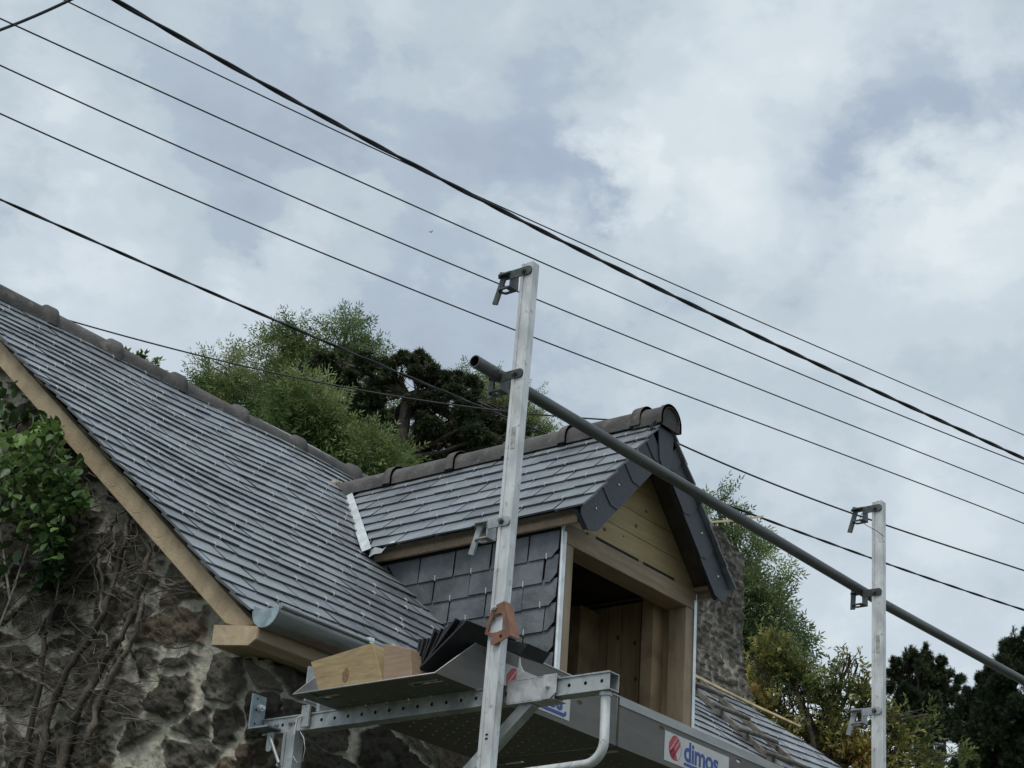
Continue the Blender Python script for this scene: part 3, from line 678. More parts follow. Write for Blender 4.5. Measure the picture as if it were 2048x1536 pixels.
# ridge of dormer
ysd = [6.62, 6.19, 5.76, 5.40, 5.045, 4.60]
for a, b_ in zip(ysd[:-1], ysd[1:]):
    ridge_tile(dormer, (XM, a, 3.548), (XM, b_-.02, 3.548), r=.072, tone=random.uniform(.75, 1.2))
ridge_tile(dormer, (XM, 4.62, 3.535), (XM, 4.455, 3.535), r=.083, closed=True, cr_=1.06, tone=.85)
mo = MB()
for k in range(9):
    a = k/8*math.pi; mo.obox(V(XM-.012+.0*a, 6.635, 3.548)+V(math.cos(a)*.055, 0, math.sin(a)*.055), V(1, 0, 0), V(0, 1, 0), V(0, 0, 1), (.034, .04, .03))
mo.obox(V(XM-.075, 6.63, 3.54), V(1, 0, 0), VU, NR, (.05, .05, .025)); mo.build('ridge_mortar', MORT, dormer, bevel=.012)
# zinc valley flashing: strip on the dormer slope and a soaker on the main roof
fl = MB()
for sgn in (-1, 1):
    Vv = V(-sgn*1/DL, 0, DS/DL); Nn = V(sgn*DS/DL, 0, 1/DL); O_ = V(XM+sgn*DXE, 0, DZE)
    def yv(v): return RY + (DZE + v*DS/DL - RZ)/SM
    A = []; B = []; C = []
    for k in range(9):
        v = -.035 + k/8*(DXE*DL-.0)
        base = O_+Vv*v+V(0, yv(v), 0)
        A.append(base + NR*.016 + V(sgn*.028, 0, 0)); B.append(base + Nn*.013); C.append(base + Nn*.022 + V(0, -.066, 0))
    vs = A+B+C; n = 9
    fl.add(vs, [(k, k+1, n+k+1, n+k) for k in range(n-1)], 1); fl.add(vs, [(n+k, n+k+1, 2*n+k+1, 2*n+k) for k in range(n-1)], 0)
    # loose tongue curling at the foot
    p = O_+Vv*-.035+V(0, yv(-.035), 0); q = []
    for i in range(7):
        t = i/6; y = -.04-.155*t; zz = .012+.018*math.sin(t*9)+.03*t*t
        q += [p+V(-.01*math.sin(t*6)*sgn, y, -.028+.03*t+zz*.5), p+V(.0, y, .006+zz*.6)+Nn*.004-V(sgn*.012, 0, 0)]
    fl.add(q, [(2*i, 2*i+1, 2*i+3, 2*i+2) for i in range(6)], 0, 1.0, True)
fl.build('valley_flashing', [ZINC, mat('zinc_soaker', (.30, .32, .33), .5, .6, var=.15)], dormer)

# ------------------------------------------------------------------ scaffold bracket
def bolt(b, p, ax, r=.009, l=.012, mi=0):
    p = V(*p); ax = V(*ax); b.tube([p, p+ax*l*.5], r, 6, mi, True, 1.0, False); b.tube([p+ax*l*.5, p+ax*l], r*.6, 8, mi)
def make_bracket():
    BX = 4.50
    root = empty('scaffold_bracket', (BX, 4.70, 1.5), 'galvanised scaffold bracket with tall guard post at the left end of the deck', 'scaffold bracket')
    zt = lambda y: 1.578 - .004*(4.6-y)/1.4
    # beam: C-shaped square tube with a row of holes in the face towards the left
    b = MB(); y0_, y1_ = 3.19, 4.69; zb, zz = 1.517, 1.574
    holes = []; n = 24; wd = (y1_-y0_)/n
    for k in range(n):
        u0 = k*wd; holes.append((u0, u0+wd, 0, zz-zb, u0+wd/2, (zz-zb)/2))
    b.holed(V(BX, y0_, zb), V(0, 1, 0), V(0, 0, 1), 0, 0, holes, .0065, V(1, 0, 0), .003)
    b.box((BX+.001, y0_, zz-.003), (BX+.05, y1_, zz)); b.box((BX+.001, y0_, zb), (BX+.05, y1_, zb+.003)); b.box((BX+.047, y0_, zb+.003), (BX+.05, y1_, zz-.003))
    b.box((BX-.004, y0_, zz-.004), (BX+.0, y1_, zz+.001)); b.box((BX-.004, y0_, zb-.001), (BX+.0, y1_, zb+.004))
    beam = b.build('beam', GALVB, root)
    # sleeve plates that carry the post
    b = MB(); b.box((BX-.012, 3.395, zb-.008), (BX-.006, 3.585, zz+.006)); b.box((BX-.012, 3.395, zz+.006), (BX+.056, 3.585, zz+.010)); b.box((BX-.012, 3.395, zb-.012), (BX+.056, 3.585, zb-.008))
    cc = [(3.395+.0, zz+.012), (3.44, zz+.012), (3.44, zb-.012), (3.41, zb-.012), (3.385, zb+.006), (3.385, zz+.012)]
    b.prism([V(BX-.016, y, z) for y, z in cc], V(.004, 0, 0)); bolt(b, (BX-.016, 3.418, (zz+zb)/2), (-1, 0, 0), .008)
    b.prism([V(BX-.014, y, z) for y, z in ((3.60, zb-.01), (3.66, zb-.002), (3.66, zz-.002), (3.64, zz+.008), (3.60, zz+.008))], V(.004, 0, 0)); bolt(b, (BX-.014, 3.645, (zz+zb)/2), (-1, 0, 0), .007)
    # gusset with a concave edge
    gp = [V(BX-.010, 3.545, zz+.012)] + [V(BX-.010, 3.545-.07*(1-math.cos(math.radians(a)))-.0, zz+.012+.075*(1-math.sin(math.radians(a)))) for a in range(0, 91, 15)][::-1]
    b.build('sleeve', SLEEVE, root, bevel=.0015)
    gs = MB(); pts = [V(BX-.008, 3.545, zz+.085), V(BX-.008, 3.54, zz+.06), V(BX-.008, 3.525, zz+.035), V(BX-.008, 3.50, zz+.018), V(BX-.008, 3.465, zz+.011), V(BX-.008, 3.555, zz+.011)]
    gs.prism(pts, V(.004, 0, 0)); gs.build('gusset', SLEEVE, root)
    # post: rolled channel, leans a hair outwards at the top
    px = BX-.07
    b = MB()
    def pp(y, z, x=px): return V(x, y + (3.09-z)*.021, z)
    for (ya, yb, xa, xb) in ((3.550, 3.600, px, px+.036), (3.588, 3.600, px-.004, px), (3.547, 3.552, px-.0015, px)):
        lo = [pp(ya, .9, xa), pp(yb, .9, xa), pp(yb, .9, xb), pp(ya, .9, xb)]; hi = [pp(ya, 3.087, xa), pp(yb, 3.087, xa), pp(yb, 3.087, xb), pp(ya, 3.087, xb)]
        b.hexa(lo, hi)
    post = b.build('post', GALV, root, bevel=.002)
    dk = MB(); dk.prism([pp(3.556, 3.089, px+.004), pp(3.584, 3.089, px+.004), pp(3.584, 3.089, px+.032), pp(3.556, 3.089, px+.032)], V(0, 0, .0012)); dk.build('post_opening', BLACK, post)
    st = MB(); st.prism([pp(3.562, 2.375, px-.0008), pp(3.580, 2.375, px-.0008), pp(3.580, 2.455, px-.0008), pp(3.562, 2.455, px-.0008)], V(-.0005, 0, 0)); st.build('worn_label', mat('worn_label_paper', (.36, .37, .34), .6, var=.3, nscale=60), post)
    sp = MB()
    for z in (1.385, 1.398): sp.obox(pp(3.572, z, px-.0006), V(1, 0, 0), V(0, 1, 0), V(0, 0, 1), (.0006, .005, .003))
    sp.build('paint_chip', BLACK, post)
    # clamps
    for ci, (zc, mode) in enumerate(((3.055, 0), (2.655, 1), (2.115, 2))):
        yo = (3.09-zc)*.021; b = MB(); h = .0165
        cx = px-.006
        # strap plate, rounded at its outer end
        pr = [(3.60+.045, -h), (3.60+.045, h)] + [(3.566-.0+(-.016)*math.sin(math.radians(a)), h*math.cos(math.radians(a))) for a in range(0, 181, 30)]
        b.prism([V(cx, y+yo, zc+z) for y, z in pr], V(.005, 0, 0))
        # jaws
        for jz, ln in ((h-.004, .086), (-.046, .086)):
            yb0 = 3.60+.045+yo
            if jz > 0: b.prism([V(cx, yb0, zc+jz), V(cx, yb0+ln-.03, zc+jz), V(cx+.02, yb0+ln-.015, zc+jz), V(cx+.045, yb0+ln-.03, zc+jz), V(cx+.045, yb0, zc+jz)], V(0, 0, .0055))
            else:
                ou = [V(cx, yb0, zc+jz), V(cx, yb0+ln-.035, zc+jz), V(cx+.023, yb0+ln-.02, zc+jz), V(cx+.046, yb0+ln-.035, zc+jz), V(cx+.046, yb0, zc+jz), V(cx+.023, yb0, zc+jz)]
                inn = [V(cx+.010, yb0+.022, zc+jz), V(cx+.010, yb0+ln-.040, zc+jz), V(cx+.023, yb0+ln-.03, zc+jz), V(cx+.036, yb0+ln-.040, zc+jz), V(cx+.036, yb0+.022, zc+jz), V(cx+.023, yb0+.022, zc+jz)]
                b.ring(ou, inn, V(0, 0, .0055))
        b.box((cx+.0, 3.642+yo, zc-.046), (cx+.046, 3.647+yo, zc+h-.001))
        cl = b.build('clamp', CLAMP if mode < 2 else GALVB, post)
        b = MB(); bolt(b, (cx, 3.585+yo, zc), (-1, 0, 0), .0105, .012); b.build('bolt', CLAMP, cl)
        b = MB(); cxx = cx+.023
        if mode == 1: a_, c_ = V(cxx, 3.700+yo, zc+.045), V(cxx, 3.706+yo, zc-.058)
        else: a_, c_ = V(cxx, 3.690+yo, zc+.018), V(cxx, 3.725+yo, zc-.088)
        ax = (a_-c_); ln = np.linalg.norm(ax); ax /= ln; sd_ = np.cross(ax, [1, 0, 0]); sd_ /= np.linalg.norm(sd_)
        b.obox((a_+c_)/2, V(1, 0, 0), sd_, ax, (.004, .011, ln/2)); b.obox(a_, V(1, 0, 0), sd_, ax, (.005, .018, .006))
        if mode == 1: b.obox(a_-sd_*.016-ax*.006, V(1, 0, 0), sd_, ax, (.005, .008, .012))
        else: b.obox(a_-sd_*.01+ax*.004, V(1, 0, 0), sd_, ax, (.016, .022, .004))
        b.build('wedge', CLAMP if mode < 2 else GALVB, cl)
    # handle at the outer end
    b = MB(); pts = [V(BX+.025, 3.222, zb), V(BX+.025, 3.220, 1.38)]
    for a in range(0, 91, 10): pts.append(V(BX+.025, 3.220+.07*(1-math.cos(math.radians(a))), 1.365-.07*math.sin(math.radians(a))+.0))
    pts += [V(BX+.025, 3.40, 1.292), V(BX+.025, 3.58, 1.288)]
    b.tube(pts, .0155, 14); b.tube([V(BX+.025, 3.222, zb-.001), V(BX+.025, 3.222, zb-.014)], .021, 14); b.build('end_handle', GALV, root)
    # wall leg, diagonal brace
    b = MB(); b.box((BX-.018, 4.512, .55), (BX+.03, 4.566, zb)); b.box((BX-.022, 4.553, .55), (BX-.018, 4.566, zb-.005)); leg = b.build('leg', GALVB, root, bevel=.0015)
    b = MB(); a_, c_ = V(BX+.02, 3.50, zb-.002), V(BX+.02, 4.50, .66); ax = a_-c_; ln = np.linalg.norm(ax); ax /= ln; sd_ = np.cross(ax, [1, 0, 0])
    b.obox((a_+c_)/2, V(1, 0, 0), sd_, ax, (.018, .020, ln/2)); b.obox((a_+c_)/2 - V(.020, 0, 0) - sd_*.018, V(1, 0, 0), sd_, ax, (.002, .0025, ln/2)); b.build('brace', GALVB, root, bevel=.0015)
    # wall plate, its shelf, bolts
    b = MB(); b.box((BX-.068, 4.692, 1.53), (BX+.0, 4.699, 1.655)); b.box((BX-.068, 4.60, 1.526), (BX+.0, 4.699, 1.532)); 
    for z in (1.64, 1.60, 1.55): b.cyl(V(BX-.045, 4.6918, z), V(BX-.045, 4.6910, z), .004, 8, 1)
    b.build('fixing_plate', [mat('dull_zinc_plate', (.24, .29, .32), .55, .5, var=.2, nscale=25, bump=.1), BLACK], root)
    b = MB(); bolt(b, (BX-.028, 4.692, 1.61), (0, -1, 0), .013, .022); b.build('wall_bolt', HOOK, root)
    for yy_ in (4.625, 4.555):
        b = MB(); bolt(b, (BX-.003, yy_, 1.548), (-1, 0, 0), .0095, .012); b.build('bolt', GALVB, root)
    b = MB(); b.box((BX-.02, 4.49, 1.523), (BX-.012, 4.453, 1.60)); b.box((BX-.035, 4.47, 1.61), (BX+.03, 4.46, 1.735)); b.box((BX-.0, 4.44, 1.578), (BX+.04, 4.425, 1.615)); b.build('deck_stop', GALVB, root)
    b = MB(); b.tube([V(BX-.026, 4.478, 1.56), V(BX-.03, 4.494, 1.555), V(BX-.03, 4.498, 1.545), V(BX-.03, 4.502, 1.498)], .0035, 6)
    b.tube([V(BX-.026, 4.48, 1.505), V(BX-.03, 4.455, 1.48), V(BX-.03, 4.442, 1.44), V(BX-.03, 4.448, 1.40), V(BX-.028, 4.475, 1.395), V(BX-.026, 4.50, 1.42)], .0009, 5); b.build('locking_pin', HOOK, root)
    b = MB(); b.prism([V(BX-.03, 4.605, 1.515), V(BX-.03, 4.635, 1.515), V(BX-.03, 4.636, 1.455), V(BX-.03, 4.628, 1.447), V(BX-.03, 4.612, 1.449), V(BX-.03, 4.606, 1.46)], V(.006, 0, 0))
    b.tube([V(BX-.032, 4.62, 1.50), V(BX-.032, 4.56, 1.40)], .0065, 6); bolt(b, (BX-.02, 4.566, 1.395), (-1, 0, 0), .009, .014); b.build('adjuster_rod', GALVB, root)
    return root, post
br, post = make_bracket()
KS = .979
br2 = copy_tree(br)
tag(br2, 'galvanised scaffold bracket whose guard post stands alone against the trees on the right')
br['group'] = br2['group'] = 'scaffold brackets on the wall'
# toe-board holder: painted plate only on the left post
tb = MB(); X_ = 4.417
P_ = lambda x, y: onp(x, y, 0, X_)
outer = [P_(*p) for p in ((989.9, 1210.5), (1008.6, 1201.2), (1012, 1216), (1021.3, 1271.4), (985.7, 1290.9), (980.6, 1287.5), (985.7, 1276), (968.8, 1268), (977, 1239), (982.3, 1218))]
inner = [P_(*p) for p in ((990, 1230), (1000.5, 1226), (1003.5, 1228), (1009, 1257), (1002, 1260), (993, 1264), (985, 1265.2), (975.5, 1264.4), (981, 1245), (987, 1233))]
tb.ring(outer, inner, V(.004, 0, 0))
fa = [P_(1008.6, 1201.2), P_(1021.3, 1271.4)]; tb.prism([fa[0], fa[1], fa[1]+V(.052, 0, .0), fa[0]+V(.045, 0, 0)], V(0, .004, 0))
th = tb.build('toe_board_holder', RUST, br, bevel=.0015); tag(th, 'red oxide painted steel toe board holder')
b = MB(); bolt(b, P_(990, 1216)+V(-.001, 0, 0), (-1, 0, 0), .009, .012); b.build('bolt', GALV, th)
b = MB(); q = P_(1001.5, 1272); b.cyl(q+V(-.0006, 0, 0), q+V(0, 0, 0), .006, 10); b.build('bolt_hole', BLACK, th)
# safety wire hanging from the right post's top clamp
sw = MB(); pts = [onp(x, y, 0, 6.925)/KS - V(2.6/KS, 0, .012/KS) for x, y in ((1724, 1026), (1719, 1040), (1722, 1043), (1735, 1052), (1752, 1061), (1768, 1073))]
sw.tube(pts, .0016, 5); sw.build('tie_wire', CABLE, br2)

for r_, xx in ((br, 4.50*KS), (br2, 4.50*KS+2.60)):
    r_.location = (xx, 4.70*KS, 1.5*KS + (.012 if r_ is br2 else 0)); r_.scale = (KS, KS, KS)
# guard rail tubes
def tube_rail(name, a, b_, label, grp):
    a = V(*a); b_ = V(*b_); d = b_-a; d /= np.linalg.norm(d); m = MB(); m.tube([a, b_], .0222, 20, 0, False)
    m.tube([b_, a], .0188, 20, 1, False)
    s1 = np.cross(d, [0, 0, 1]); s1 /= np.linalg.norm(s1); s2 = np.cross(s1, d)
    for p in (a, b_):
        r1 = [p+(s1*math.cos(k*math.pi/10)+s2*math.sin(k*math.pi/10))*.0222 for k in range(20)]; r2 = [p+(s1*math.cos(k*math.pi/10)+s2*math.sin(k*math.pi/10))*.0188 for k in range(20)]
        m.add(r1+r2, [(k, (k+1) % 20, 20+(k+1) % 20, 20+k) for k in range(20)])
    m.cyl(a+d*.10-s1*-.0215, a+d*.10-s1*-.0224, .004, 8, 1)
    o = m.build(name, [TUBE, BLACK]); tag(o, label, 'scaffold tube', grp); return o
tube_rail('scaffold_tube', (4.298*KS, 3.672*KS, 2.669*KS), (7.26*KS, 3.672*KS, 2.694*KS), 'grey steel guard rail tube with open end, clamped across both posts', 'guard rail tubes')
tube_rail('scaffold_tube', (7.262*KS, 3.672*KS, 2.692*KS), (10.3*KS, 3.66*KS, 2.775*KS), 'grey steel guard rail tube running from the right post out of the picture', 'guard rail tubes')

# ------------------------------------------------------------------ deck trays
def deck(x0_, x1_, lip, label, stickers, endcut):
    root = empty('scaffold_deck', ((x0_+x1_)/2, 3.95, 1.54), label, 'scaffold deck', 'aluminium deck trays')
    yo, ye, yi, yi2 = 3.64, 3.642, 4.252, 4.254; zt_, zb, zi = 1.716, 1.541, 1.541
    cut = .22 if endcut else 0
    b = MB()
    U = V(1, 0, 0)
    # floor with rows of small slots
    holes = []; gx, gy = .062, .047
    Lf = x1_-x0_-.10; nx = int(Lf/gx); ny = int((yi-ye-.05)/gy)
    fy0 = ye+.025; Vf = V(0, 1, (zi-zb)/(yi-ye)); ox = x0_+.10
    for i in range(nx):
        for j in range(ny):
            sh = gx*.5*(j % 2); u0 = i*gx; holes.append((u0, u0+gx, j*gy, (j+1)*gy, u0+gx*(.3+.4*(j % 2)), (j+.5)*gy))
    b.holed(V(ox, fy0, zb+(zi-zb)*.03), U, Vf, 0, 0, holes, .0028, V(0, 0, 1), .002, rx=2.0, seg=8)
    F = lambda x, y: V(x, y, zb+(zi-zb)*(y-ye)/(yi-ye))
    b.add([F(x0_, ye), F(x1_, ye), F(x1_, fy0), F(x0_, fy0)], [(0, 1, 2, 3)]); yl = fy0+ny*gy
    b.add([F(x0_, yl), F(x1_, yl), F(x1_, yi), F(x0_, yi)], [(0, 1, 2, 3)])
    b.add([F(ox+nx*gx, fy0), F(x1_, fy0), F(x1_, yl), F(ox+nx*gx, yl)], [(0, 1, 2, 3)])
    # end strip with two hand slots
    hs = [(fy0+.012, fy0+.13), (4.10, 4.205)]
    ys_ = [fy0, hs[0][0], hs[0][1], hs[1][0], hs[1][1], yl]
    for k in range(5):
        if k in (1, 3):
            b.add([F(x0_, ys_[k]), F(x0_+.055, ys_[k]), F(x0_+.055, ys_[k+1]), F(x0_, ys_[k+1])], [(0, 1, 2, 3)]); b.add([F(x0_+.086, ys_[k]), F(ox, ys_[k]), F(ox, ys_[k+1]), F(x0_+.086, ys_[k+1])], [(0, 1, 2, 3)])
            b.tube([F(x0_+.057, ys_[k])-V(0, 0, .001), F(x0_+.057, ys_[k+1])-V(0, 0, .001), F(x0_+.084, ys_[k+1])-V(0, 0, .001)], .0022, 6, 1)
        else: b.add([F(x0_, ys_[k]), F(ox, ys_[k]), F(ox, ys_[k+1]), F(x0_, ys_[k+1])], [(0, 1, 2, 3)])
    floor = b.build('deck_floor', [ALU, ALUL], root)
    so_ = floor.modifiers.new('s', 'SOLIDIFY'); so_.thickness = .0025; so_.offset = 1
    # sloping side panel outside, with oval holes, and the inner one
    b = MB(); A = V(0, yo, zt_); D = V(0, ye-yo, zb-zt_); D_ = D/np.linalg.norm(D); HW = np.linalg.norm(D); Nd = V(0, -1, 0)
    hx = [h for h in ((4.96, .45), (5.47, .26), (6.01, .26), (7.0, .3)) if x0_+.25 < h[0] < x1_-.05]
    if cut: b.add([A+U*(x0_+cut), A+U*(x0_+cut)+D, A+U*x0_+D], [(0, 1, 2)])
    segs = sorted({round(x0_+cut, 4), round(x1_, 4)} | {round(h[0]-.04, 4) for h in hx} | {round(h[0]+.04, 4) for h in hx})
    for s0, s1 in zip(segs[:-1], segs[1:]):
        hh = [h for h in hx if s0 < h[0] < s1]
        if not hh: b.add([A+U*s0, A+U*s1, A+U*s1+D, A+U*s0+D], [(0, 1, 2, 3)]); continue
        h = hh[0]; b.holed(A+U*s0, U, D_, 0, 0, [(0, s1-s0, 0, HW, h[0]-s0, HW*h[1])], .0085, Nd*-1, .003, rx=2.1, seg=16)
    
    sd = b.build('side_panel', ALU, root); m_ = sd.modifiers.new('s', 'SOLIDIFY'); m_.thickness = .003; m_.offset = 0
    b = MB()
    if lip: b.box((x0_+.01, yo-.004, zt_-.028), (x1_, yo+.0, zt_+.004)); b.box((x0_+.01, yo, zt_), (x1_, yo+.03, zt_+.004))
    else: b.tube([V(x0_+cut, yo, zt_+.001), V(x1_, yo, zt_+.001)], .0038, 6); b.box((x0_+cut+.03, yo+.002, zt_-.002), (x1_, yo+.03, zt_+.001))
    b.build('side_rim', ALUL, root)
    b = MB(); b.add([V(x0_, yi, zi), V(x1_, yi, zi), V(x1_, yi2, zt_-.06), V(x0_+cut*.6, yi2, zt_-.06)], [(0, 1, 2, 3)]); b.tube([V(x0_+cut*.6, yi2, zt_-.06), V(x1_, yi2, zt_-.06)], .003, 6)
    sp_ = b.build('side_panel', ALUL, root); m_ = sp_.modifiers.new('s', 'SOLIDIFY'); m_.thickness = .003; m_.offset = 0
    b = MB(); b.tube([V(x0_+cut, yo, zt_), V(x0_, ye, zb), V(x0_, yi, zi), V(x0_+cut*.6, yi2, zt_-.06)], .0028, 6); b.build('end_edge', ALUL, root)
    # stickers on the outer panel
    for (sx0, sl0, wid_, ht) in stickers:
        O_ = A + U*sx0 + D_*sl0 + Nd*.0022; dn = D_
        b = MB(); b.prism([O_, O_+U*wid_, O_+U*wid_+dn*ht, O_+dn*ht], Nd*.0006); stk = b.build('sticker', STICK, root)
        # emblem: dark red disc sliced by stripes, with its open half
        e_ = MB(); c = O_+U*(ht*.64)+dn*(ht*.48)+Nd*.0008; R0 = ht*.42
        def q(x, y): return c + U*x*R0*.92 - dn*y*R0
        n = 28; rng = [(math.cos(2*math.pi*k/n), math.sin(2*math.pi*k/n)) for k in range(n)]
        # bands cut from the left part of the disc by diagonal white stripes
        def band(t0, t1, xmax):
            pts = []
            for k in range(121):
                a = 2*math.pi*k/120; pts.append((math.cos(a), math.sin(a)))
            th_ = math.radians(48); dx, dy = math.cos(th_), math.sin(th_); nx_, ny_ = -dy, dx
            L_ = []; 
            for t in np.linspace(t0, t1, 7):
                hw_ = math.sqrt(max(0, 1-t*t)); a0 = -hw_; a1 = hw_
                # limit on the right by the line x = xmax
                if dx > 0: a1 = min(a1, (xmax - nx_*t)/dx)
                if a1 < a0: a1 = a0
                L_.append(((nx_*t+dx*a0, ny_*t+dy*a0), (nx_*t+dx*a1, ny_*t+dy*a1)))
            vs = [q(*p[0]) for p in L_] + [q(*p[1]) for p in L_]; m2 = len(L_)
            e_.add(vs, [(k, k+1, m2+k+1, m2+k) for k in range(m2-1)], 0)
        band(.42, .93, .25); band(-.02, .34, .62); band(-.42, -.10, .80)
        leg_ = []
        for a in range(205, 301, 8): leg_.append((math.cos(math.radians(a)), math.sin(math.radians(a))))
        poly = [(-.93, -.36), ] + leg_ + [(.42, -.86), (-.02, -.02), (-.30, -.0)]
        e_.add([q(*p) for p in poly], [list(range(len(poly)))], 0)
        rr = [q(math.cos(a)*1.02, math.sin(a)*1.02) for a in np.linspace(-1.2, 1.9, 24)]
        e_.tube(rr, .0006, 4, 1, False); e_.build('emblem', [STRED, CABLE], stk)
        # lettering
        cu = bpy.data.curves.new('lettering', 'FONT'); cu.body = 'dimos'; cu.size = ht*(.95 if wid_ > .4 else .88); cu.offset = ht*.028; cu.space_character = .96; cu.extrude = .0002
        cu.bevel_depth = 0
        to = bpy.data.objects.new('tmp', cu); col.objects.link(to); dg = bpy.context.evaluated_depsgraph_get(); me = bpy.data.meshes.new_from_object(to.evaluated_get(dg)); bpy.data.objects.remove(to)
        wm = max(v.co.x for v in me.vertices); me.materials.append(STBLU)
        lo_ = bpy.data.objects.new('lettering', me); lo_.parent = stk; col.objects.link(lo_)
        bo = O_+U*(ht*1.20)+dn*(ht*.74)+Nd*.0010 - origin(stk)
        mx_ = Matrix.Identity(4); 
        for i in range(3): mx_[i][0] = U[i]*1.0; mx_[i][1] = -dn[i]; mx_[i][2] = Nd[i]; mx_[i][3] = bo[i]
        lo_.matrix_local = mx_
        un = MB(); u0_ = O_+U*(ht*1.22)+dn*(ht*.82)+Nd*.0010
        un.prism([u0_, u0_+U*(wm*1.02), u0_+U*(wm*1.08)-dn*(ht*.1), u0_+U*(wm*1.10)+dn*ht*.02, u0_+U*(wm*1.04)+dn*(ht*.12), u0_+dn*(ht*.10)], Nd*.0005); un.build('underline', STBLU, stk)
    return root
deck(4.195, 5.20, False, 'left aluminium deck tray carrying timber offcuts and a pile of slates', [(4.520, .052, .385, .105)], True)
deck(5.185, 7.75, True, 'long aluminium deck tray in front of the dormer opening with a clear sticker', [(5.492, .048, .445, .108)], False)

# --- offcuts of timber on the deck
def offcut(pts, x0_, dx, label, m):
    P0 = [onp(x, y, 0, x0_) for x, y in pts]; zmin = min(p[2] for p in P0); b = MB()
    b.prism(P0, V(dx, 0, 0)); o = b.build('timber_offcut', m, None, bevel=.002); tag(o, label, 'timber block', 'timber offcuts on the deck'); return o
o1 = offcut([(621, 1324), (745, 1285.5), (764, 1361), (638, 1386)], 4.222, .09, 'long yellowish timber offcut with a knot, tilted on the deck corner', WOODC)
kb = MB(); kc = onp(691, 1350, 0, 4.2213)
for rr_ in (1,): kb.prism([kc+V(0, math.cos(a)*.014, math.sin(a)*.024) for a in np.linspace(0, 2*math.pi, 15)[:-1]], V(-.0005, 0, 0))
kb.build('wood_knot', mat('wood_knot_dark', (.22, .13, .07), .8, var=.3, nscale=60), o1)
o2 = offcut([(768, 1287), (820, 1297), (824, 1355), (766, 1363.5)], 4.226, .09, 'short reddish timber offcut standing upright beside the pile of slates', WOODR)

# --- pile of loose slates leaning over on the deck
nS = 12
SLAB = {0: 'first and most upright loose slate, next to the reddish timber offcut', 1: 'second loose slate of the pile counted from the timber offcuts', 2: 'third loose slate of the pile counted from the timber offcuts',
        9: 'third slate from the lowest end of the leaning pile', 10: 'second lowest slate of the leaning pile, its corner near the post', 11: 'lowest, flattest slate of the pile, resting on the deck rim'}
for k in range(nS):
    t = k/(nS-1); ang = math.radians(86 - 50*t**.8 + random.uniform(-1.5, 1.5)); yb = 3.80 - .03*t; zb = 1.545 + .045*t
    c0 = V(0, yb, zb); d = V(0, -math.cos(ang), math.sin(ang)); nrm = V(0, math.sin(ang), math.cos(ang)); ln = .145 + .09*t + random.uniform(-.008, .008)
    xa = 4.275 + random.uniform(-.014, .014); xb = xa + .25
    b = MB(); s0_, s1_ = random.uniform(-.012, .006), random.uniform(-.012, .006)
    lo = [c0+V(xa, 0, 0), c0+V(xb, 0, 0), c0+V(xb, 0, 0)+d*(ln+s1_), c0+V(xa, 0, 0)+d*(ln+s0_)]
    b.hexa(lo, [p+nrm*.006 for p in lo]); o = b.build('loose_slate', SLATED)
    tag(o, SLAB.get(k) or ('fourth fifth sixth seventh eighth ninth'.split()[k-3] + ' black slate of the leaning pile, counted from the timber offcuts'), 'loose slate', 'loose slates piled on the deck')
b = MB(); q0 = [onp(x, y, 0, 4.47) for x, y in ((1010, 1278), (1056, 1287), (1041, 1309), (1006, 1298))]; b.prism(q0, V(.12, .0, -.0)); tag(b.build('loose_slate', SLATED), 'black slate corner poking out right of the post under the red holder', 'loose slate', 'loose slates piled on the deck')

# ------------------------------------------------------------------ roof ladder, laths
def onroof(x, y, off=0.0):
    d = ray(x, y); n0 = NR @ V(0, RY, RZ); return d*((n0+off)/(NR @ d))
lad = empty('roof_ladder', (9.4, 5.8, 2.9), 'weathered wooden roof ladder lying on the slates right of the dormer', 'roof ladder')
def ext(a, b_, k0, k1): d = b_-a; return a-d*k0, b_+d*k1
for (p, q_) in (((1390, 1379), (1551, 1527)), ((1390, 1353), (1578, 1517))):
    a, b_ = ext(onroof(*p, .02), onroof(*q_, .02), .12, .35); m = MB(); dd = (b_-a)/np.linalg.norm(b_-a); sd_ = np.cross(NR, dd)
    m.obox((a+b_)/2, dd, sd_, NR, (np.linalg.norm(b_-a)/2, .013, .016)); m.build('rail', OLDW, lad, bevel=.003)
for (p, q_) in (((1375, 1361), (1446, 1392)), ((1426, 1409), (1498, 1438)), ((1474, 1456), (1554, 1484)), ((1530, 1504), (1612, 1535))):
    m = MB(); a, b_ = onroof(*p, .052), onroof(*q_, .052); m.tube([a, (a+b_)/2+NR*.002, b_], [.014, .015, .013], 10); m.build('rung', OLDW, lad)
def lath(pts, w_, label):
    m = MB()
    for a, b_ in zip(pts[:-1], pts[1:]):
        d = (b_-a); ln = np.linalg.norm(d); d /= ln; s_ = np.cross(d, V(0, 0, 1)); s_ /= np.linalg.norm(s_); n_ = np.cross(s_, d)
        m.obox((a+b_)/2, d, s_, n_, (ln/2+.001, w_, w_*.6))
    return tag(m.build('wooden_lath', LATHM), label, 'lath', 'pale laths')
lath([onroof(1380, 1348, .03), onroof(1429, 1372, .03), onroof(1510, 1412, .04), onroof(1598, 1452.5, .06)], .012, 'pale pine lath lying along the upper edge of the right roof')
lath([onp(1398, 1045.5, 1, 6.5), onp(1470, 1041, 1, 6.5), onp(1524, 1033, 1, 6.49)], .012, 'thin pale lath sticking out over the chimney top')

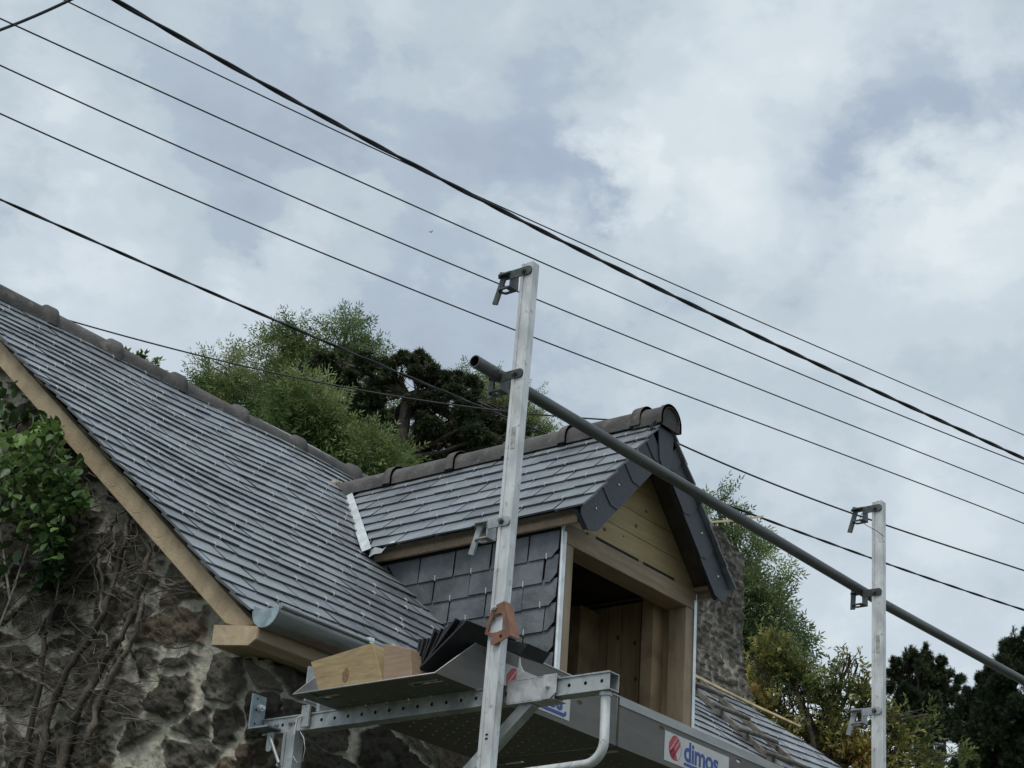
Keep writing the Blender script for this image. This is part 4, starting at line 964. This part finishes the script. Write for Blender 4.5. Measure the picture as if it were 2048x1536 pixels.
# ------------------------------------------------------------------ overhead cables
CG = 'overhead cables across the sky'
def cable(pts, H0, H1, r, label, twist=False, e0=.6, e1=.4, rough=0):
    a = onp(*pts[0], 2, H0); b_ = onp(*pts[-1], 2, H1); hd = (b_-a)[:2]; hn = V(-hd[1], hd[0], 0); hn /= np.linalg.norm(hn); P = []
    for (x, y) in pts:
        d = ray(x, y); P.append(d*(hn@a)/(hn@d))
    P = np.array(P); L_ = np.linalg.norm(hd); s = ((P-a)[:, :2] @ hd)/L_**2; z = P[:, 2]
    deg = 3 if len(pts) > 3 else len(pts)-1; co = np.polyfit(s, z, deg)
    ss = np.linspace(0, 1, 60); Z = np.polyval(co, ss); pp_ = [V(a[0]+hd[0]*t, a[1]+hd[1]*t, zz) for t, zz in zip(ss, Z)]
    sl0 = pp_[1]-pp_[0]; sl1 = pp_[-1]-pp_[-2]
    pp_ = [pp_[0]-sl0*60*e0*k/4 for k in range(4, 0, -1)] + pp_ + [pp_[-1]+sl1*60*e1*k/4 for k in range(1, 5)]
    m = MB()
    if not twist: m.tube(pp_, r, 6)
    else:
        # resample densely, two strands wound round one another
        arr = np.array(pp_); cum = np.concatenate([[0], np.cumsum(np.linalg.norm(np.diff(arr, axis=0), axis=1))]); tt = np.arange(0, cum[-1], .05)
        dn = np.stack([np.interp(tt, cum, arr[:, i]) for i in range(3)], 1)
        for ph in (0, math.pi):
            st_ = [dn[i] + (np.cross((dn[min(i+1, len(dn)-1)]-dn[max(i-1, 0)]), [0, 0, 1])/.1*math.cos(tt[i]*twist+ph) + V(0, 0, 1)*math.sin(tt[i]*twist+ph))*r*.45 for i in range(len(dn))]
            m.tube(st_, r*.72, 5)
    return tag(m.build('overhead_cable', CABLE), label, 'cable', CG)
cable([(225, 0), (425, 107), (650, 231), (800, 317), (1024, 437), (1224, 530), (1474, 650), (1719, 768), (2048, 917)], 6, 6, .0135, 'thickest twisted black cable, entering at the top edge left of centre', 9)
cable([(130, 0), (425, 146), (600, 226), (820, 330), (1024, 425), (1324, 556), (1524, 646), (1804, 766), (2048, 870)], 6.3, 6.3, .0044, 'thin cable that starts beside the thickest one and ends above it on the right')
cable([(0, 36), (310, 180), (600, 308), (800, 399), (1024, 500), (1274, 606), (1649, 769), (2048, 928)], 6, 6, .0048, 'thin cable just below the thickest one, passing above the left post top')
cable([(0, 131), (300, 265), (600, 403), (1005, 570), (1076, 598), (1494, 769), (2048, 987)], 5.9, 5.9, .0048, 'thin cable crossing behind the top clamp of the left post')
cable([(0, 227), (350, 382), (700, 530), (1024, 656), (1309, 768), (2048, 1047)], 5.8, 5.8, .0050, 'thin cable crossing the left post between its upper two clamps')
cable([(0, 400), (300, 528), (610, 671), (800, 745), (1000, 828), (1110, 875), (1440, 1005), (1530, 1038), (2048, 1220)], 5.7, 5.7, .0098, 'thick twisted cable passing in front of the cypress and behind the dormer', 9)
cable([(100, 632), (240, 665), (380, 707.6), (603, 760), (825, 797), (1011, 822), (1158, 834), (1236, 842)], 5.2, 4.6, .0052, 'thin sagging cable rising from behind the main ridge to the dormer ridge', e0=.05, e1=.02)
cable([(1350, 884), (1440, 924), (1742, 1040), (2048, 1141)], 4.9, 4.9, .0062, 'cable running down to the right from the dormer ridge end', e0=.02, e1=.5)
cable([(0, 60), (70, 32), (140, 0)], 6.2, 6.0, .0095, 'short stretch of thick cable crossing the top left corner', e0=2.5, e1=2.5)

# ------------------------------------------------------------------ vegetation
def leaf_mat(name, rough=.55, transl=.35):
    return mat(name, (1, 1, 1), rough, var=.12, nscale=2.5, attr=True, transl=transl, spec=.3)
LEAF = leaf_mat('leaf'); NEEDLE = leaf_mat('needle', .7, .1)
BARK = mat('bark', (.075, .063, .05), .95, var=.3, nscale=20, bump=.6, bscale=40)
BARKV = mat('vine_bark', (.13, .112, .088), .9, var=.3, nscale=20, bump=.6, bscale=40)
BARKL = mat('pale_bark', (.20, .18, .145), .9, var=.3, nscale=20, bump=.6, bscale=40)
def rand_rot(n, rng):
    q = rng.normal(size=(n, 4)); q /= np.linalg.norm(q, axis=1)[:, None]; w_, x, y, z = q.T
    return np.stack([np.stack([1-2*(y*y+z*z), 2*(x*y-z*w_), 2*(x*z+y*w_)], -1), np.stack([2*(x*y+z*w_), 1-2*(x*x+z*z), 2*(y*z-x*w_)], -1), np.stack([2*(x*z-y*w_), 2*(y*z+x*w_), 1-2*(x*x+y*y)], -1)], 1)
def frame_from(d, rng, roll=True):
    """rotation matrices whose first column is d"""
    d = d/np.linalg.norm(d, axis=1)[:, None]; r = rng.normal(size=d.shape) if roll else np.tile([0, 0, 1.], (len(d), 1)) + rng.normal(size=d.shape)*.35
    s = np.cross(d, r); s /= np.linalg.norm(s, axis=1)[:, None]; u = np.cross(s, d); return np.stack([d, s, u], -1)
def pinnate(npair=5, L_=.30, l=.085, w_=.020, droop=.35):
    """feathery compound leaf: quads; first axis = midrib"""
    vs, q = [], []
    def leaflet(b, ang, ln, dz):
        c, s = math.cos(ang), math.sin(ang); d = V(c, s, dz); n_ = V(-s, c, 0)
        k = len(vs); vs.extend([b, b+d*ln*.45+n_*w_*.5, b+d*ln, b+d*ln*.45-n_*w_*.5]); q.append((k, k+1, k+2, k+3))
    for i in range(npair):
        t = (i+.8)/npair; b = V(L_*t*.85, 0, -droop*L_*t*t)
        for sg in (-1, 1): leaflet(b, sg*math.radians(62-10*t), l*(1-.35*abs(t-.5)), -.35)
    leaflet(V(L_*.88, 0, -droop*L_*.8), 0, l, -.5)
    return np.array(vs), np.array(q)
def needle_tuft(n=10, L_=.14, w_=.012, spread=.8, rng=RNG):
    vs, q = [], []
    for i in range(n):
        a = 2*math.pi*i/n + rng.uniform(-.3, .3); s = rng.uniform(.15, spread); d = V(1, math.cos(a)*s, math.sin(a)*s); d /= np.linalg.norm(d); p = np.cross(d, rng.normal(size=3)); p /= np.linalg.norm(p)
        b = V(L_*rng.uniform(-.2, .45), 0, 0); ln = L_*rng.uniform(.55, 1); k = len(vs)
        vs.extend([b-p*w_*.3, b+d*ln*.5+p*w_*.5, b+d*ln, b+d*ln*.5-p*w_*.5]); q.append((k, k+1, k+2, k+3))
    return np.array(vs), np.array(q)
def simple_leaves(n=5, L_=.1, w_=.045):
    vs, q = [], []
    for i in range(n):
        a = 2*math.pi*i/n; d = V(.55, math.cos(a)*.8, math.sin(a)*.35-.2); d /= np.linalg.norm(d); p = np.cross(d, [0.2, 0, 1]); p /= np.linalg.norm(p); k = len(vs); b = V(.02*i, 0, 0)
        vs.extend([b, b+d*L_*.5+p*w_*.5, b+d*L_, b+d*L_*.5-p*w_*.5]); q.append((k, k+1, k+2, k+3))
    return np.array(vs), np.array(q)
def split_blobs(blobs, n, frac, seed, up=0.0):
    rg = np.random.default_rng(seed); o = []
    for (px, py, pr, *dd) in blobs:
        for k in range(n):
            a = rg.uniform(0, 2*math.pi); q = rg.random()**.4*1.0; z = rg.uniform(-.6, .6)
            if up > 0 and k % 3 == 0:      # upright leading shoots
                bx, by = px+rg.uniform(-.9, .9)*pr, py-pr*rg.uniform(.7, 1.15)
                for u_ in range(4): o.append((bx+rg.normal()*1., by-u_*pr*.20, max(2.2, pr*(.17-.035*u_)), (dd[0] if dd else 0)+z*pr/60))
            o.append((px+math.cos(a)*q*pr, py+math.sin(a)*q*pr-up*pr*rg.random(), pr*frac*rg.uniform(.6, 1.4), (dd[0] if dd else 0)+z*pr/60))
    return o
def sample_blobs(blobs, dens, D, rng, shell=.55, squash=.9, thin=0, nf=2.0):
    P, Nn = [], []
    for (px, py, pr, *dd) in blobs:
        Dk = D + (dd[0] if dd else 0); c = dist(px, py, Dk); r = pr*Dk/FPX; n = int(dens*(pr/60)**2*(r/pr*60)**0)
        n = max(8, n); d = rng.normal(size=(n, 3)); d /= np.linalg.norm(d, axis=1)[:, None]; rad = (shell + (1-shell)*rng.random(n)**.7)*r*(1+rng.normal(size=n)*.10)
        p = c + d*rad[:, None]*V(1, 1, squash); P.append(p); Nn.append(d)
    P = np.concatenate(P); Nn = np.concatenate(Nn)
    if thin:
        g_ = np.sin(P[:, 0]*nf*1.7+P[:, 2]*nf*2.3)+np.sin(P[:, 1]*nf*2.1-P[:, 2]*nf*1.3+1)+np.sin(P[:, 0]*nf*3.1-P[:, 1]*nf*1.9+2)
        keep = g_ > thin-1.6+rng.normal(size=len(P))*.5; P, Nn = P[keep], Nn[keep]
    return P, Nn
def foliage(name, templ, P, dirs, cols, scale, rng, m, parent, up_bias=0, roll=True):
    tv, tq = templ; n = len(P); d = dirs + V(0, 0, up_bias) + rng.normal(size=dirs.shape)*.45
    R_ = frame_from(d, rng, roll); sc = scale*rng.uniform(.7, 1.3, n)
    vs = np.einsum('nij,kj->nki', R_, tv)*sc[:, None, None] + P[:, None, :]; k = len(tv)
    q = (tq[None] + (np.arange(n)*k)[:, None, None]).reshape(-1, 4)
    fq = 2.2 if len(P) > 900 else 6
    cl = np.sin(P[:, 0]*fq+P[:, 2]*fq*1.7)+np.sin(P[:, 1]*fq*1.3-P[:, 2]*fq)+np.sin(P[:, 0]*fq*2.3-P[:, 1]*fq*1.1+2)
    pick = np.clip((cl+1.8)/3.6*len(cols)+rng.normal(size=n)*1.1, 0, len(cols)-1).astype(int)
    c = np.array(cols)[pick]*rng.uniform(.65, 1.35, n)[:, None]
    return fast_mesh(name, vs.reshape(-1, 3), q, np.repeat(c, len(tq), 0), m, parent, 4)
def limb(b, a, c, r0, r1, rng, n=6, wob=.08, seg=6):
    a = V(*a); c = V(*c); ln = np.linalg.norm(c-a); pts = []; off = np.zeros(3)
    for i in range(n+1):
        t = i/n; off = off + rng.normal(size=3)*wob*ln/n; pts.append(a+(c-a)*t + off*math.sin(math.pi*t)+V(0, 0, ln*.06*math.sin(math.pi*t)))
    b.tube(pts, list(np.linspace(r0, r1, n+1)), seg); return pts
def tree(name, label, cat, D, trunk_px, fork, blobs, templ, cols, scale, dens, seed, m=LEAF, bark=BARK, trunk_r=.16, up_bias=.1, shell=.5, thin=0, twigs=3, group='trees around the house', roll=True, tw_r=1, nf=2., squash=.9, split=None):
    rng = np.random.default_rng(seed); fk = dist(*fork, D); base = V(fk[0]+.3, fk[1]+.2, GZ) if trunk_px is None else dist(*trunk_px, D)
    base = V(base[0], base[1], GZ); root = empty(name, base, label, cat, group)
    b = MB(); tp = limb(b, base, fk, trunk_r, trunk_r*.55, rng, 10, .03, 10); b.build('trunk', bark, root)
    br_ = MB()
    for bl in blobs:
        px, py, pr = bl[:3]; Dk = D + (bl[3] if len(bl) > 3 else 0); c = dist(px, py, Dk); r = pr*Dk/FPX
        st = tp[-1] if rng.random() < .6 else tp[-2]
        mid = limb(br_, st, c, trunk_r*.30*tw_r, trunk_r*.11*tw_r, rng, 6, .12)
        for k in range(twigs):
            s = mid[rng.integers(3, 7)]; d = rng.normal(size=3); d /= np.linalg.norm(d); d[2] = abs(d[2])*.7
            e_ = c + d*r*.9; l2 = limb(br_, s, e_, trunk_r*.09*tw_r, trunk_r*.03*tw_r, rng, 4, .15, 4)
            for kk in range(2):
                e2 = l2[2] + rng.normal(size=3)*r*.4; limb(br_, l2[rng.integers(1, 4)], e2, trunk_r*.04*tw_r, trunk_r*.015*tw_r, rng, 3, .15, 4)
    br_.build('branches', bark, root)
    if split: blobs = split_blobs(blobs, split[0], split[1], seed, split[2])
    P, Nn = sample_blobs(blobs, dens, D, rng, shell, squash, thin, nf)
    foliage('crown', templ, P, Nn, cols, scale, rng, m, root, up_bias, roll)
    return root
GREEN = [(.11, .17, .06), (.16, .225, .075), (.22, .28, .10), (.29, .34, .15)]
DARKG = [(.028, .044, .022), (.038, .058, .026), (.02, .032, .018), (.05, .066, .028)]
AUT = [(.14, .17, .055), (.22, .22, .07), (.28, .26, .075), (.24, .25, .075), (.32, .29, .08), (.40, .33, .10), (.30, .19, .075)]
DARKC = [(.045, .065, .028), (.065, .09, .038), (.032, .045, .022), (.085, .11, .045), (.062, .068, .036)]
AIR = pinnate(5, .24, .066, .016, .7)
tree('ash_tree', 'airy light green tree with feathery leaves behind the main ridge', 'tree', 27, (640, 1100), (630, 950),
     [(450, 745, 48), (420, 790, 40), (470, 820, 70), (440, 880, 60), (530, 745, 42, 1), (565, 695, 42), (590, 665, 28), (600, 740, 55), (690, 680, 42), (665, 730, 45), (735, 725, 40), (700, 650, 22, 1),
      (560, 800, 75, 1), (620, 800, 50, -5), (540, 880, 80), (640, 870, 60, -5), (590, 850, 70, -5), (560, 920, 60, -5), (690, 920, 50, -5), (740, 900, 35, -5.5), (780, 935, 40, -5.5), (650, 940, 60, -5), (720, 830, 80, 1), (720, 900, 80, 1), (480, 900, 50, 1)],
     AIR, GREEN, .95, 900, 21, nf=4.5, shell=.2, thin=.9, trunk_r=.17, up_bias=-.1, twigs=4)
tree('ash_tree', 'light green feathery tree behind the dormer ridge, right of the cypress', 'tree', 29, (1000, 1050), (1010, 950),
     [(945, 775, 38), (990, 790, 42), (1040, 815, 42), (1080, 850, 30), (1000, 840, 60), (1050, 880, 50), (950, 850, 60, 1), (1000, 920, 70, 1)],
     AIR, GREEN, .95, 800, 22, nf=4.5, shell=.2, thin=.8, trunk_r=.15, up_bias=-.1)
SPR = needle_tuft(12, .06, .010, 1.1)
tree('cypress_tree', 'dark old cypress with a bare lower trunk in front of the light green trees', 'tree', 23, (818, 1120), (815, 790),
     [(640, 722, 14), (665, 740, 24), (690, 755, 26), (735, 725, 20), (735, 765, 38), (800, 745, 36), (845, 728, 22), (880, 750, 26), (900, 770, 24), (860, 790, 40), (935, 785, 26), (780, 800, 50),
      (700, 800, 36), (900, 840, 60), (960, 835, 45), (990, 870, 50), (1020, 880, 35), (740, 860, 50, 1), (800, 870, 50, 1.5), (870, 890, 55, 1), (940, 900, 60), (860, 930, 60, 1), (800, 950, 60, 1.5), (990, 930, 60), (920, 930, 50, 1), (1040, 850, 18)],
     SPR, DARKC, 1.1, 6500, 23, m=NEEDLE, bark=BARK, trunk_r=.13, up_bias=.3, shell=.3, thin=.75, twigs=8, nf=7, squash=.55, tw_r=.9, split=(9, .27, 0))
tree('ash_tree', 'low green undergrowth tree showing under the cypress, just over the dormer ridge', 'tree', 26, (930, 1100), (930, 980),
     [(900, 915, 40), (960, 900, 40), (1010, 890, 35), (850, 945, 40), (1060, 880, 30), (820, 930, 30), (980, 940, 50)],
     AIR, GREEN[:3], .9, 520, 31, shell=.2, thin=.4, trunk_r=.08, up_bias=-.05)
tree('walnut_tree', 'small sprig of a leafy tree showing just over the main ridge', 'tree', 16, (275, 900), (272, 800),
     [(240, 714, 9), (268, 722, 8), (298, 718, 11), (300, 738, 8), (268, 760, 14), (290, 765, 18), (347, 790, 9)],
     simple_leaves(6, .085, .034), [(.09, .14, .045), (.065, .105, .035), (.12, .16, .05)], .8, 380, 24, shell=.1, trunk_r=.02, twigs=2)
tree('ash_tree', 'green feathery tree rising behind the stone chimney', 'tree', 21, (1500, 1500), (1490, 1330),
     [(1440, 1000, 24), (1425, 1040, 35), (1460, 1040, 25), (1470, 1085, 42), (1500, 1110, 38), (1530, 1165, 38), (1560, 1160, 18), (1480, 1160, 50), (1500, 1215, 55), (1550, 1230, 35), (1530, 1265, 50), (1580, 1280, 32), (1470, 1290, 60), (1520, 1320, 60), (1590, 1310, 30), (1440, 1120, 50, 1), (1450, 1210, 50, 1), (1480, 1380, 60)],
     pinnate(5, .24, .075, .019, .5), [(.10, .15, .065), (.14, .20, .085), (.19, .26, .11), (.25, .32, .15)], .85, 560, 25, nf=6, shell=.2, thin=1.35, trunk_r=.13, up_bias=-.05, twigs=4)
tree('locust_tree', 'yellow and rust coloured autumn tree between the house and the right post', 'tree', 17, (1640, 1760), (1650, 1520),
     [(1510, 1320, 35), (1550, 1300, 35), (1590, 1320, 35), (1530, 1370, 55), (1590, 1370, 50), (1480, 1400, 50), (1560, 1420, 50), (1640, 1380, 30), (1700, 1310, 18), (1715, 1330, 20), (1685, 1345, 28), (1670, 1375, 32), (1730, 1380, 18), (1640, 1430, 40), (1700, 1430, 40), (1740, 1400, 28),
      (1770, 1370, 15), (1780, 1440, 28), (1680, 1490, 60), (1740, 1490, 50), (1800, 1490, 42), (1620, 1500, 50), (1850, 1430, 17), (1860, 1455, 14), (1840, 1530, 45), (1900, 1530, 38), (1760, 1550, 80), (1930, 1560, 38), (1560, 1480, 45)],
     simple_leaves(7, .062, .022), AUT, .85, 400, 26, shell=.1, thin=1.6, trunk_r=.10, bark=BARK, twigs=6, nf=6.5, tw_r=1.0)
PIN = needle_tuft(12, .095, .011, .9)
tree('pine_tree', 'dark pine with pointed tufts just right of the right post', 'tree', 37, (1850, 1800), (1850, 1480),
     [(1790, 1345, 14), (1815, 1330, 17), (1838, 1318, 14), (1810, 1370, 32), (1845, 1350, 24), (1876, 1340, 14), (1870, 1370, 26), (1896, 1360, 10), (1916, 1372, 10), (1900, 1400, 22), (1850, 1400, 38), (1800, 1410, 32), (1870, 1440, 38), (1830, 1460, 45), (1895, 1460, 25, 1)],
     PIN, DARKG, 1.0, 7500, 27, m=NEEDLE, trunk_r=.2, up_bias=1.1, shell=.1, thin=.9, nf=6.5, squash=1.5, split=(8, .27, .02))
tree('pine_tree', 'tall dark pine cut off by the right edge of the picture', 'tree', 34, (2010, 1800), (2010, 1480),
     [(2040, 1290, 18), (2022, 1310, 18), (2012, 1300, 9), (2045, 1330, 30), (2010, 1345, 18), (1975, 1345, 9), (1965, 1375, 16), (1990, 1380, 26), (1955, 1410, 24), (2030, 1390, 42), (1990, 1430, 45), (1935, 1395, 8), (1930, 1430, 22), (1905, 1450, 20), (1950, 1470, 40), (2040, 1460, 55), (1990, 1500, 55), (1920, 1510, 40), (2080, 1400, 60), (2080, 1500, 60), (1960, 1550, 60), (2040, 1550, 60)],
     PIN, DARKG, 1.0, 7500, 28, m=NEEDLE, trunk_r=.22, up_bias=1.1, shell=.1, thin=.9, nf=6.5, squash=1.5, split=(8, .27, .02))

# --- climber on the gable wall: thick woody stems, twigs, a clump of live leaves
vine = empty('climbing_vine', (XG-.02, 5.6, GZ), 'woody climber with bare brown stems spread over the gable wall', 'climber')
def onwall(x, y, off=.03): return onp(x, y, 0, XG-off)
rv = np.random.default_rng(5)
stems = [([(60, 1620), (95, 1440), (140, 1330), (190, 1270), (225, 1180), (245, 1090), (262, 1010)], .022, .011),
         ([(100, 1640), (130, 1500), (165, 1400), (215, 1310), (262, 1240), (290, 1150), (300, 1090)], .022, .012),
         ([(170, 1490), (190, 1430), (235, 1330), (275, 1265), (285, 1190)], .020, .010),
         ([(30, 1600), (60, 1470), (85, 1330), (100, 1230), (110, 1120), (115, 1020)], .017, .010),
         ([(-20, 1260), (30, 1225), (70, 1190), (130, 1175), (180, 1130), (225, 1085)], .014, .007),
         ([(0, 1180), (60, 1160), (110, 1190), (170, 1130), (210, 1080), (240, 1030), (300, 985)], .009, .005),
         ([(200, 1110), (205, 1180), (200, 1240), (215, 1290)], .010, .006),
         ([(300, 1145), (318, 1170), (350, 1180), (420, 1190)], .007, .004),
         ([(-10, 1330), (40, 1345), (90, 1370), (150, 1420)], .012, .006),
         ([(10, 900), (50, 950), (90, 1000), (130, 1080)], .012, .007),
         ([(0, 870), (60, 835), (120, 830), (170, 850)], .009, .005)]
for pts, r0, r1 in stems:
    b = MB(); n = len(pts)*5; t = np.linspace(0, len(pts)-1, n); xx = np.interp(t, range(len(pts)), [p[0] for p in pts]); yy = np.interp(t, range(len(pts)), [p[1] for p in pts])
    P_l = [onwall(x+rv.normal()*2.2, y+rv.normal()*2.2, .04+.012*math.sin(i*.7)) for i, (x, y) in enumerate(zip(xx, yy))]
    rr = .82*np.linspace(r0, r1, n)*(1+.15*rv.normal(size=n)); b.tube(P_l, list(rr), 8); b.build('stem', BARKV if rv.random() < .4 else BARK, vine)
tw = MB(); tw2 = MB()
for k in range(520):
    x, y = rv.uniform(-20, 330), rv.uniform(850, 1560)
    if x > (y-722)*.92-25: continue
    if y > 1300 and x > 330-(y-1300)*.5: continue
    a = rv.uniform(-.5, .9) if rv.random() < .6 else rv.uniform(0, 6.28); pts = []; off = rv.uniform(.035, .075); r = rv.uniform(.0008, .0034); cv = rv.normal()*.13
    for i in range(rv.integers(5, 13)):
        if x > (y-722)*.92-22 and y < 1230: break
        pts.append(onwall(x, y, off)); a += cv+rv.normal()*.22; x += math.cos(a)*10; y -= math.sin(a)*8.; off = np.clip(off+rv.normal()*.006, .02, .10)
    if len(pts) > 2: (tw if rv.random() < .78 else tw2).tube(pts, list(np.linspace(r, r*.4, len(pts))), 5)
tw.m = [0]*len(tw.m); k_ = len(tw.v); tw.v += tw2.v; tw.f += [[i+k_ for i in f] for f in tw2.f]; tw.m += [1]*len(tw2.m); tw.t += tw2.t; tw.sm += tw2.sm; tw.build('twigs', [BARK, BARKV], vine)
def broadleaf(L_=1., w_=.62):
    vs = [V(0, 0, 0), V(.25, w_*.42, .06), V(.55, w_*.5, .05), V(.82, w_*.28, 0), V(1, 0, -.12), V(.82, -w_*.28, 0), V(.55, -w_*.5, .05), V(.25, -w_*.42, .06), V(.28, 0, -.03), V(.6, 0, -.05)]
    q = [(0, 1, 8, 7), (1, 2, 9, 8), (2, 3, 4, 9), (9, 4, 5, 6), (8, 9, 6, 7)]
    return np.array(vs)*L_, np.array(q)
def leafclump(parent, regions, n, size, cols, seed, m, off=(.05, .22)):
    rng = np.random.default_rng(seed); P = []; Dd = []
    while len(P) < n:
        cx, cy, rx, ry_ = regions[rng.integers(0, len(regions))]; a = rng.uniform(0, 6.28); q = math.sqrt(rng.random())
        P.append(onp(cx+rx*q*math.cos(a), cy+ry_*q*math.sin(a), 0, XG-rng.uniform(*off))); Dd.append((-.5, -.35+rng.normal()*.5, -.35+rng.normal()*.45))
    return foliage('leaves', broadleaf(), np.array(P), np.array(Dd), cols, size, rng, m, parent, 0, False)
LG = leaf_mat('broad_leaf', .4, .25)
bush = empty('leafy_climber', (XG-.15, 5.9, GZ), 'bushy green clump of broad leaves hanging at the left edge beside the roof', 'climber')
leafclump(bush, [(60, 900, 70, 55), (100, 930, 60, 60), (60, 980, 80, 55), (130, 980, 42, 45), (150, 1000, 32, 28), (30, 930, 50, 70), (95, 1030, 55, 35), (100, 860, 22, 14), (110, 1080, 32, 40)], 980, .048,
          [(.06, .11, .035), (.10, .17, .05), (.14, .23, .07), (.20, .30, .10)], 61, LG, (.06, .24))
leafclump(bush, [(40, 1060, 60, 50), (110, 1110, 30, 50), (95, 1150, 20, 25), (15, 1120, 40, 50), (110, 1130, 25, 20)], 150, .060, [(.035, .07, .025), (.05, .09, .03)], 62, LG, (.05, .15))
leafclump(bush, [(20, 790, 30, 40), (40, 830, 60, 20), (5, 850, 20, 30)], 45, .06, [(.03, .06, .02), (.05, .09, .03)], 63, LG, (.03, .1))
b = MB()
for pts in ([(-60, 1400), (20, 1200), (60, 1080), (80, 980), (110, 930)], [(60, 1080), (100, 1040), (140, 990)], [(20, 1200), (0, 1050), (30, 930), (60, 870)], [(105, 1000), (108, 1090), (118, 1160), (112, 1200)], [(80, 980), (60, 900), (100, 855)]):
    b.tube([onwall(x, y, .10) for x, y in pts], list(np.linspace(.006, .002, len(pts))), 6)
b.build('branches', BARKL, bush)

# ------------------------------------------------------------------ a distant bird
b = MB(); c = dist(862, 464.5, 110); 
b.tube([c-V(.10, 0, 0), c-V(.05, 0, 0), c+V(.03, 0, .01), c+V(.09, 0, .01), c+V(.12, 0, 0)], [.004, .018, .022, .012, .003], 8)
b.add([c+V(.03, .02, .02), c+V(-.03, .02, .02), c+V(-.06, .17, .05), c+V(.0, .18, .06)], [(0, 1, 2, 3)]); b.add([c+V(.03, -.02, .02), c+V(-.03, -.02, .02), c+V(-.06, -.17, .05), c+V(.0, -.18, .06)], [(0, 3, 2, 1)])
b.add([c-V(.09, .01, 0), c-V(.16, .03, 0), c-V(.16, -.03, 0), c-V(.09, -.01, 0)], [(0, 1, 2, 3)])
tag(b.build('bird', CABLE), 'tiny dark bird flying in the middle of the cloudy sky', 'bird')
